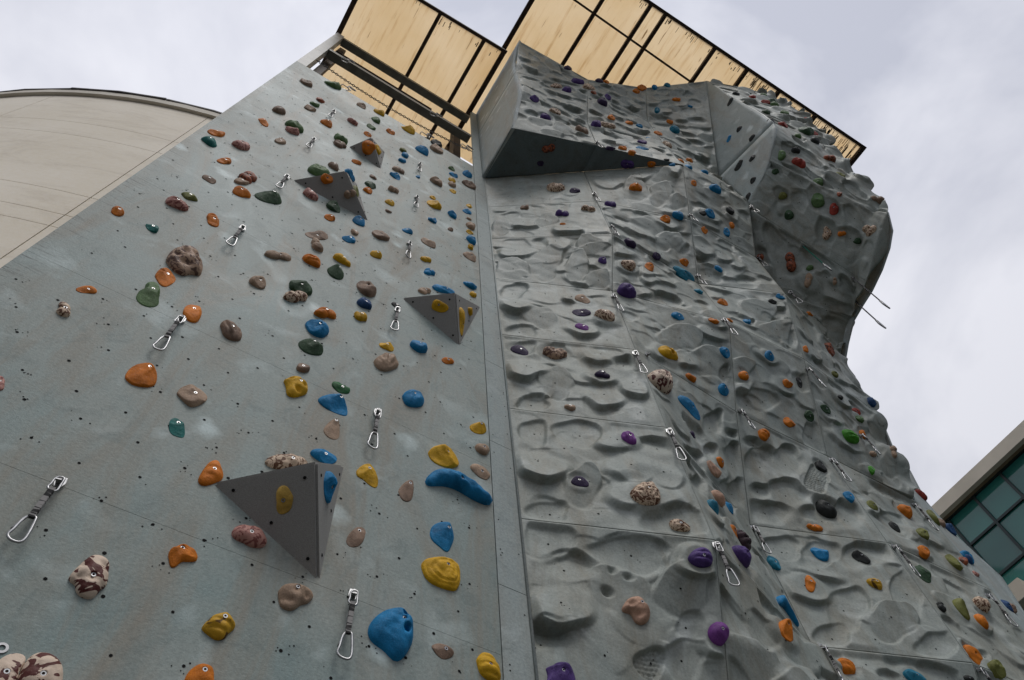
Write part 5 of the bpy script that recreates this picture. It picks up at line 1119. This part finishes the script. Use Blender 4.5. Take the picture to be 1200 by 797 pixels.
# ---------------------------------------------------------------- quickdraws: z down from the hanger bolt, y towards the wall
def loop(cx, z0, z1, w0, w1, tilt=0):
    """offset-D ring in the xz plane from z0 (top) to z1 (bottom): straight spine, slanted gate side"""
    h = z1-z0
    P = [(-.18*w0,0),(.35*w0,.0),(.50*w0,.12),(.46*w1,.50),(.50*w1,.86),(.30*w1,1.0),(-.20*w1,.97),(-.50*w1,.82),(-.42*w1,.60),(-.48*w0,.18)]
    q = smooth_curve([(x, z, 0) for x, z in P]+[(*P[0], 0)], 3)[:-1]
    return [(cx+x, -.035, z0+h*z) for x, z, _ in q]
def qd_parts(length):
    L = length
    hg = Geo(); hg.prism([(-.016,-.004,.02),(.016,-.004,.02),(.02,-.004,-.012),(.012,-.004,-.035),(-.012,-.004,-.035),(-.02,-.004,-.012)], (0,-.005,0))
    hg.prism([(-.012,-.009,-.018),(.012,-.009,-.018),(.010,-.045,-.030),(-.010,-.045,-.030)], (0,0,-.005))
    hg.tube([(0,-.006,.002),(0,-.022,.002)], .009, 6)
    up = Geo(); up.tube(loop(0,-.012,-.018-.20*L,.030,.036),   .0048, 6, True)
    sl = Geo(); z0, z1 = -.018-.16*L, -.018-.62*L
    sl.box((-.011,-.041,z1), (.011,-.029,z0)); sl.box((-.0095,-.0435,z1+.05*L), (.0095,-.0265,z0-.05*L))
    lo = Geo(); lo.tube(loop(0,-.018-.60*L,-L,.038,.056), .0054, 6, True)
    gt = Geo(); gt.tube([(-.012,-.035,-.018-.63*L),(-.030,-.035,-L+.05)], .0045, 6)
    return [('hanger', normals_out(hg.mesh('hanger', ['steel']))), ('upper_carabiner', up.mesh('upper_carabiner', ['steel'], True)), ('sling', sl.mesh('sling', ['webbing'])),
            ('lower_carabiner', lo.mesh('lower_carabiner', ['steel'], True)), ('gate', gt.mesh('gate', ['steel'], True))]
QP = {}
def quickdraw(P, n, length, lab, name='quickdraw', yaw=0.0, sling=None):
    q = round(length/.04)*.04
    if q not in QP: QP[q] = qd_parts(q)
    nh = Vector((n.x, n.y, 0)); nh.normalize()
    rz = math.atan2(nh.x, -nh.y)
    t = thing(name, lab, 'quickdraw', P, 'quickdraws hanging from wall bolts'); t.rotation_euler = (0, 0, rz+yaw)
    for nm, me in QP[q]:
        if nm == 'sling' and sling: me = me.copy(); me.materials[0] = MATS[sling]
        link(nm, me, t)
    return t
rq = random.Random(4)
for (p, u, v, length, lab) in QUICKDRAWS:
    P, a, b, n = surface(p, u, v)
    quickdraw(P+n*.004, n, max(length,.3) if length > .2 else .3, lab, yaw=rq.uniform(-.28,.28))
t = thing('bolt_hanger', 'lone dark bolt hanger right of a quickdraw top, above the cream hold with dark stripes', 'bolt hanger', surface(*LONE[0])[0]); link('plate', qd_parts(.36)[0][1], t)
t.rotation_euler = (0,0,.35)
t = thing('bolt_hanger', 'round bolt hanger at the left edge of the photo, above the cut cream hold', 'bolt hanger', surface(*LONE[1])[0]); link('plate', BOLT, t, matrix=Matrix.Rotation(math.pi/2,4,'X') @ Matrix.Scale(2.2,4))
# long slings hanging free from the belly of the right overhang
def long_sling(P, L, lab, mt):
    t = thing('hanging_sling', lab, 'sling', P, 'slings hanging from the overhang')
    g = Geo(); g.box((-.018,-.006,-L+.14), (.018,.006,.01)); link('strap', g.mesh('strap', [mt]), t)
    g = Geo(); g.tube([(x,0,z) for x,_,z in loop(0,-L+.17,-L,.06,.11)], .010, 6, True); link('carabiner', g.mesh('carabiner', ['steel'], True), t)
    g = Geo(); g.tube([(0,0,.03),(0,0,-.02)], .016, 6); link('hanger', g.mesh('hanger', ['dark_steel']), t)
for P, L, lab, mt in SLINGS: long_sling(Vector(P), L, lab, mt)

# ---------------------------------------------------------------- top frame over the flat wall
fr = thing('top_frame', 'grey steel frame of a post and two cross beams above the flat wall', 'steel frame', (.2,2.4,11.13+EYE))
MT = Matrix.Translation((-.2,-2.4,-11.13-EYE))
for z0, z1 in ((11.13,12.6),(12.605,15.0)):
    g = Geo(); g.box((-1.20,2.40,z0+EYE), (-1.06,2.54,z1+EYE)); link('post', g.mesh('post', ['post_paint']), fr, matrix=MT)
for z0, y0, h, d in ((14.86,2.42,.14,.14),(13.2,2.42,.14,.14)):
    g = Geo(); g.box((-1.055,y0,z0+EYE), (1.62,y0+d,z0+EYE+h)); link('cross_beam', g.mesh('cross_beam', ['grey_steel_paint']), fr, matrix=MT)
g = Geo(); g.tube([(-1.05,2.62,14.5+EYE),(.9,2.62,14.5+EYE)], .022, 8); link('pipe', g.mesh('pipe', ['rust_brown_steel'], True), fr, matrix=MT)
g = Geo(); g.box((-1.05,2.62,11.0+EYE), (-.93,2.72,15.1+EYE)); link('back_post', g.mesh('back_post', ['rust_brown_steel']), fr, matrix=MT)
g = Geo(); g.box((1.46,2.75,11.0+EYE), (1.60,2.9,15.1+EYE)); link('back_post', g.mesh('back_post', ['rust_brown_steel']), fr, matrix=MT)
# chain of oval links sagging along the top of the flat wall
A_, B_ = Vector((-1.02,2.42,11.95+EYE)), Vector((1.60,2.42,12.12+EYE)); g = Geo(); nl = 75
for k in range(nl):
    t_ = k/(nl-1); c = A_.lerp(B_, t_)-Vector((0,0,.32*4*t_*(1-t_)))
    ax = Vector((0,1,0)) if k % 2 else Vector((0,0,1))
    g.tube([c+Vector((.026*math.cos(w),0,0))+ax*(.014*math.sin(w)) for w in (0,1.05,2.09,3.14,4.19,5.24)], .0055, 4, True)
tag(link('chain', g.mesh('chain', ['dark_steel'])), 'thin steel chain sagging below the cross beams over the flat wall', 'chain')
for (x, y, z, lab) in ((-.72,2.42,13.2,'carabiner cluster on the lower cross beam near its left end'),(.92,2.42,13.2,'carabiner cluster on the lower cross beam near its right end'),
                       (-.45,2.4,11.3,'carabiner cluster on the rim of the flat wall, left part'),(.82,2.4,11.3,'carabiner cluster on the rim of the flat wall, right part'),(1.5,2.4,12.08,'carabiner cluster where the chain meets the corner strip')):
    t = thing('anchor_carabiners', lab, 'carabiners', (x,y-.01,z+EYE), 'top anchors of the flat wall')
    for k in range(3):
        g = Geo(); g.tube(loop(0,0,-.16,.05,.08), .009, 5, True)
        link('carabiner', g.mesh('carabiner', ['steel' if k else 'dark_steel'], True), t, matrix=Matrix.Scale(.75,4) @ Matrix.Rotation(k*1.1-1.0,4,'Y') @ Matrix.Rotation(.5*k,4,'Z') @ Matrix.Translation((k*.02,0,0)))

# ---------------------------------------------------------------- canopies of yellowed translucent sheet
M = Mat('canopy_sheet', .5, .3)
v = M.coord((1,1,1))
base = M.mix(M.ramp(M.noise(v, .8, 4), [(.35, 0), (.65, 1)]), (.90,.765,.56), (.95,.835,.655))
stv = M.coord((9,.5,1))
st1 = M.ramp(M.noise(stv, 1.3, 5, .7), [(.54, 0), (.68, .7)])
base = M.mix(st1, base, (.74,.57,.36))
st2 = M.ramp(M.noise(M.coord((22,1.1,1), loc=(4,2,0)), 1.0, 3, .7), [(.66, 0), (.70, .85)])
base = M.mix(st2, base, (.40,.27,.15))
M.color(base)
tr = M.n.new("ShaderNodeBsdfTranslucent"); M.l(base, tr.inputs["Color"])
mx = M.n.new("ShaderNodeMixShader"); mx.inputs["Fac"].default_value = .85
M.l(M.b.outputs[0], mx.inputs[1]); M.l(tr.outputs[0], mx.inputs[2]); M.l(mx.outputs[0], M.n["Material Output"].inputs["Surface"])
M = Mat('canopy_grime', .8, .2)
M.color((.06,.035,.018))
def canopy(lab, z, ribs, yf, yb, purlins, cx):
    t = thing('canopy_roof', lab, 'canopy roof', (cx,yb,z), 'canopies over the climbing walls'); mw = Matrix.Translation((-cx,-yb,-z))
    r = random.Random(int(z*10))
    for i in range(len(ribs)-1):
        x0, x1 = ribs[i]+.012, ribs[i+1]-.012
        n = max(2, int((x1-x0)/.075))                     # shallow corrugation, 2 mm sheet
        vs = []; fs = []
        for j in range(n+1):
            x = x0+(x1-x0)*j/n
            for y in (yf(x), yb):
                vs += [(x,y,z+.055+(.008 if j % 2 else 0)), (x,y,z+.058+(.008 if j % 2 else 0))]
        for j in range(n):
            a_ = j*4; b_ = a_+4
            fs += [(a_,b_,b_+2,a_+2),(a_+1,a_+3,b_+3,b_+1)]
            fs += [(a_,a_+1,b_+1,b_),(a_+2,b_+2,b_+3,a_+3)]
        link('roof_sheet', mesh_of('roof_sheet', vs, fs, ['canopy_sheet']), t, matrix=mw)
    for i, x in enumerate(ribs):
        w = .035 if 0 < i < len(ribs)-1 else .045
        g = Geo(); g.box((x-w,yf(x),z-.04), (x+w,yb,z+.05)); link('rafter', g.mesh('rafter', ['rust_brown_steel']), t, matrix=mw)
    for y in purlins:
        g = Geo(); g.box((ribs[0],y-.02,z+.005), (ribs[-1],y+.02,z+.045)); link('purlin', g.mesh('purlin', ['rust_brown_steel']), t, matrix=mw)
    xa, xb = ribs[0]-.05, ribs[-1]+.05
    g = Geo(); g.prism([(xa,yf(xa)-.03,z-.03),(xb,yf(xb)-.03,z-.03),(xb,yf(xb)+.03,z-.03),(xa,yf(xa)+.03,z-.03)], (0,0,.13)); link('edge_beam', normals_out(g.mesh('edge_beam', ['rust_brown_steel'])), t, matrix=mw)
    for x in (ribs[0], ribs[-1] if ribs[-1] < 7 else 6.6):
        g = Geo(); g.box((x-.07,yb-.2,0), (x+.07,yb-.06,z-.045)); link('post', g.mesh('post', ['rust_brown_steel']), t, matrix=mw)
    # dark dirt caked along the front edge: small flakes on the underside
    g = Geo()
    for _ in range(int(70*(ribs[-1]-ribs[0]))):
        x = r.uniform(ribs[0]+.05, ribs[-1]-.05)
        far = sstep(5.6,6.8,np.array(x)) if ribs[-1] > 7 else 0.0
        if r.random() > (.10 if ribs[-1] < 7 else .10)+.75*float(far): continue
        y = yf(x)+.03+abs(r.gauss(0,.05+.12*float(far))); l_ = r.uniform(.03,.12+.2*float(far)); w_ = r.uniform(.002,.009)
        g.box((x-w_,y,z+.048), (x+w_,y+l_,z+.0545))
    link('grime', g.mesh('grime', ['canopy_grime']), t, 'stuff', mw)
canopy('lower tan canopy roof with brown rafters over the flat wall', 15.3+EYE, [-1.20,.24,1.17,1.60], lambda x: 1.19-.035*(x+1.2), 4.4, [], .2)
canopy('higher tan canopy roof with stained front edge over the moulded wall', 15.85+EYE, [1.62,2.78,3.64,3.99,5.22,6.05,6.9,7.9,9.27], lambda x: -1.0-.031*x, 3.4, [-.37], 5.4)

# ---------------------------------------------------------------- curved cream building behind
M = Mat('cream_render', .8, .25)
v = M.coord((1,1,1))
c = M.mix(M.ramp(M.noise(v, .35, 5, .6), [(.35, 0), (.65, 1)]), (.79,.72,.59), (.86,.795,.675))
c = M.mix(M.ramp(M.noise(M.coord((.5,.5,1.2), loc=(3,1,6)), .9, 6, .7, 1.0), [(.50, 0), (.72, .5)]), c, (.54,.47,.37))
c = M.mix(.4, c, M.ramp(M.noise(v, 12, 4, .7), [(.3, .38), (.7, .62)]), 'OVERLAY')
M.color(c); M.bump(M.noise(v, 30, 3), .01, .2)
M = Mat('cream_trim', .7, .3); v = M.coord()
M.color(M.mix(M.ramp(M.noise(v, 1.3, 5), [(.35, 0), (.65, 1)]), (.56,.52,.44), (.66,.61,.52)))
M = Mat('brown_coping', .6, .3); M.color(M.ramp(M.noise(M.coord(), 2, 4), [(.3, (.035,.03,.028)), (.7, (.075,.06,.05))]))
dc, dr, dz = (-.07,18.97), 12.83, 20.0
drum = thing('curved_building', 'round cream rendered building with dark coping behind the flat wall', 'building', (dc[0],dc[1],0))
def ring_wall(r0, r1, z0, z1, a0, a1, n):
    g = Geo(); vs = []; fs = []
    for k in range(n+1):
        w = math.radians(a0+(a1-a0)*k/n); s, c_ = math.sin(w), -math.cos(w)
        vs += [(r1*s,r1*c_,z0),(r1*s,r1*c_,z1),(r0*s,r0*c_,z1),(r0*s,r0*c_,z0)]
    for k in range(n):
        a_ = 4*k; b_ = a_+4
        for p_, q_ in ((0,1),(1,2),(2,3),(3,0)): fs.append((a_+p_, a_+q_, b_+q_, b_+p_))
    fs += [(0,3,2,1),(4*n,4*n+1,4*n+2,4*n+3)]
    g.add(vs, fs); return g
band = [0,3.5,7.0,9.4,11.4,DZ[3],DZ[2],DZ[1],DZ[0],dz-.45]
sect = [-100,-80,-62,-47,-31,-15,0,20,45,70]
for k in range(len(band)-1):
    for j in range(len(sect)-1):
        g = ring_wall(dr-.3, dr, band[k]+EYE*(k > 0)+.008, band[k+1]+EYE-.008, sect[j]+.04, sect[j+1]-.04, 8)
        link('render_panel', normals_out(g.mesh('render_panel', ['cream_render'])), drum)
g = ring_wall(dr-.5, dr-.03, 0, dz+EYE-.5, -100, 70, 60); link('core_wall', normals_out(g.mesh('core_wall', ['brown_coping'])), drum)
g = ring_wall(dr-.3, dr+.09, dz+EYE-.44, dz+EYE-.10, -100, 70, 60); link('cornice', normals_out(g.mesh('cornice', ['cream_trim'])), drum)
for k in range(17):
    g = ring_wall(dr-.3, dr+.115+.015*(k % 2), dz+EYE-.10, dz+EYE-.01, -100+k*10+.05, -90+k*10-.05, 2); link('coping', normals_out(g.mesh('coping', ['brown_coping'])), drum)

# ---------------------------------------------------------------- glazed building on the right
gb = thing('glass_fronted_building', 'building with teal glass curtain wall under a deep cream roof edge, far right', 'building', (16.3,1,0)); MG = Matrix.Translation((-16.3,-1,0))
M = Mat('teal_glass', .06, .6)
v = M.shifted((.3,.3,.3))
M.color(M.ramp(M.noise(M.shifted(), .25, 2), [(.3, (.012,.10,.095)), (.7, (.03,.20,.18))]))
M.b.inputs["IOR"].default_value = 1.55
M = Mat('mullion_paint', .4, .4, .3); M.color((.022,.035,.037))
M = Mat('soffit_brown', .7, .3); M.color(M.ramp(M.noise(M.coord(), 1.5, 4), [(.3, (.17,.135,.085)), (.7, (.24,.19,.125))]))
y0, y1 = -10.0, 13.0
g = Geo(); g.box((16.0,y0,13.62+EYE), (16.14,y1,13.97+EYE)); link('fascia', g.mesh('fascia', ['cream_trim']), gb, matrix=MG)
g = Geo(); g.box((16.143,y0,13.63+EYE), (17.5,y1,13.75+EYE)); link('roof_soffit', g.mesh('roof_soffit', ['soffit_brown']), gb, matrix=MG)
zs = [.0,1.7,2.7,3.7,4.7,5.7,6.7,7.7,8.7,9.72,10.72,11.72,12.72,13.62]; ys = [-9.95+.815*k for k in range(0,29)]
off = 3.59-min(ys, key=lambda q: abs(q-3.59)); ys = [q+off for q in ys]
for k in range(len(zs)-1):
    for j in range(len(ys)-1):
        tl = random.Random(k*91+j)
        g = Geo(); d = tl.uniform(0,.012)
        g.box((16.30+d,ys[j]+.03,zs[k]+EYE+.03), (16.32+d,ys[j+1]-.03,zs[k+1]+EYE-.03))
        if k >= 6 and j >= 4: link('glass_pane', g.mesh('glass_pane', ['teal_glass']), gb, matrix=MG)
        elif j % 4 == 0:
            g = Geo(); g.box((16.30,ys[j]+.03,zs[k]+EYE+.03), (16.32,ys[min(j+4,len(ys)-1)]-.03,zs[k+1]+EYE-.03))
            link('glass_pane', g.mesh('glass_pane', ['teal_glass']), gb, matrix=MG)
for y in ys:
    g = Geo(); g.box((16.24,y-.03,0), (16.34,y+.03,13.62+EYE)); link('mullion', g.mesh('mullion', ['mullion_paint']), gb, matrix=MG)
for z in zs:
    g = Geo(); g.box((16.255,ys[0]-.03,z+EYE-.03), (16.335,ys[-1]+.03,z+EYE+.03)); link('transom', g.mesh('transom', ['mullion_paint']), gb, matrix=MG)
g = Geo(); g.box((16.36,ys[0],0), (24,ys[-1],13.62+EYE)); link('inner_wall', g.mesh('inner_wall', ['mullion_paint']), gb, matrix=MG)
g = Geo(); g.box((15.6,3.9,10.55+EYE), (16.23,9,10.95+EYE)); link('ledge', g.mesh('ledge', ['cream_trim']), gb, matrix=MG)

# ---------------------------------------------------------------- ground
M = Mat('paving', .85, .25); v = M.coord()
c = M.mix(M.ramp(M.noise(v, .5, 5), [(.35, 0), (.65, 1)]), (.05,.05,.048), (.08,.078,.074))
M.color(M.mix(.5, c, M.ramp(M.noise(v, 25, 4, .7), [(.3, .36), (.7, .64)]), 'OVERLAY')); M.bump(M.noise(v, 40, 3), .005, .4)
s = 400.0
gr = link('ground', mesh_of('ground', [(-s,-s,0),(s,-s,0),(s,s,0),(-s,s,0)], [(0,1,2,3)], ['paving']), kind='structure')
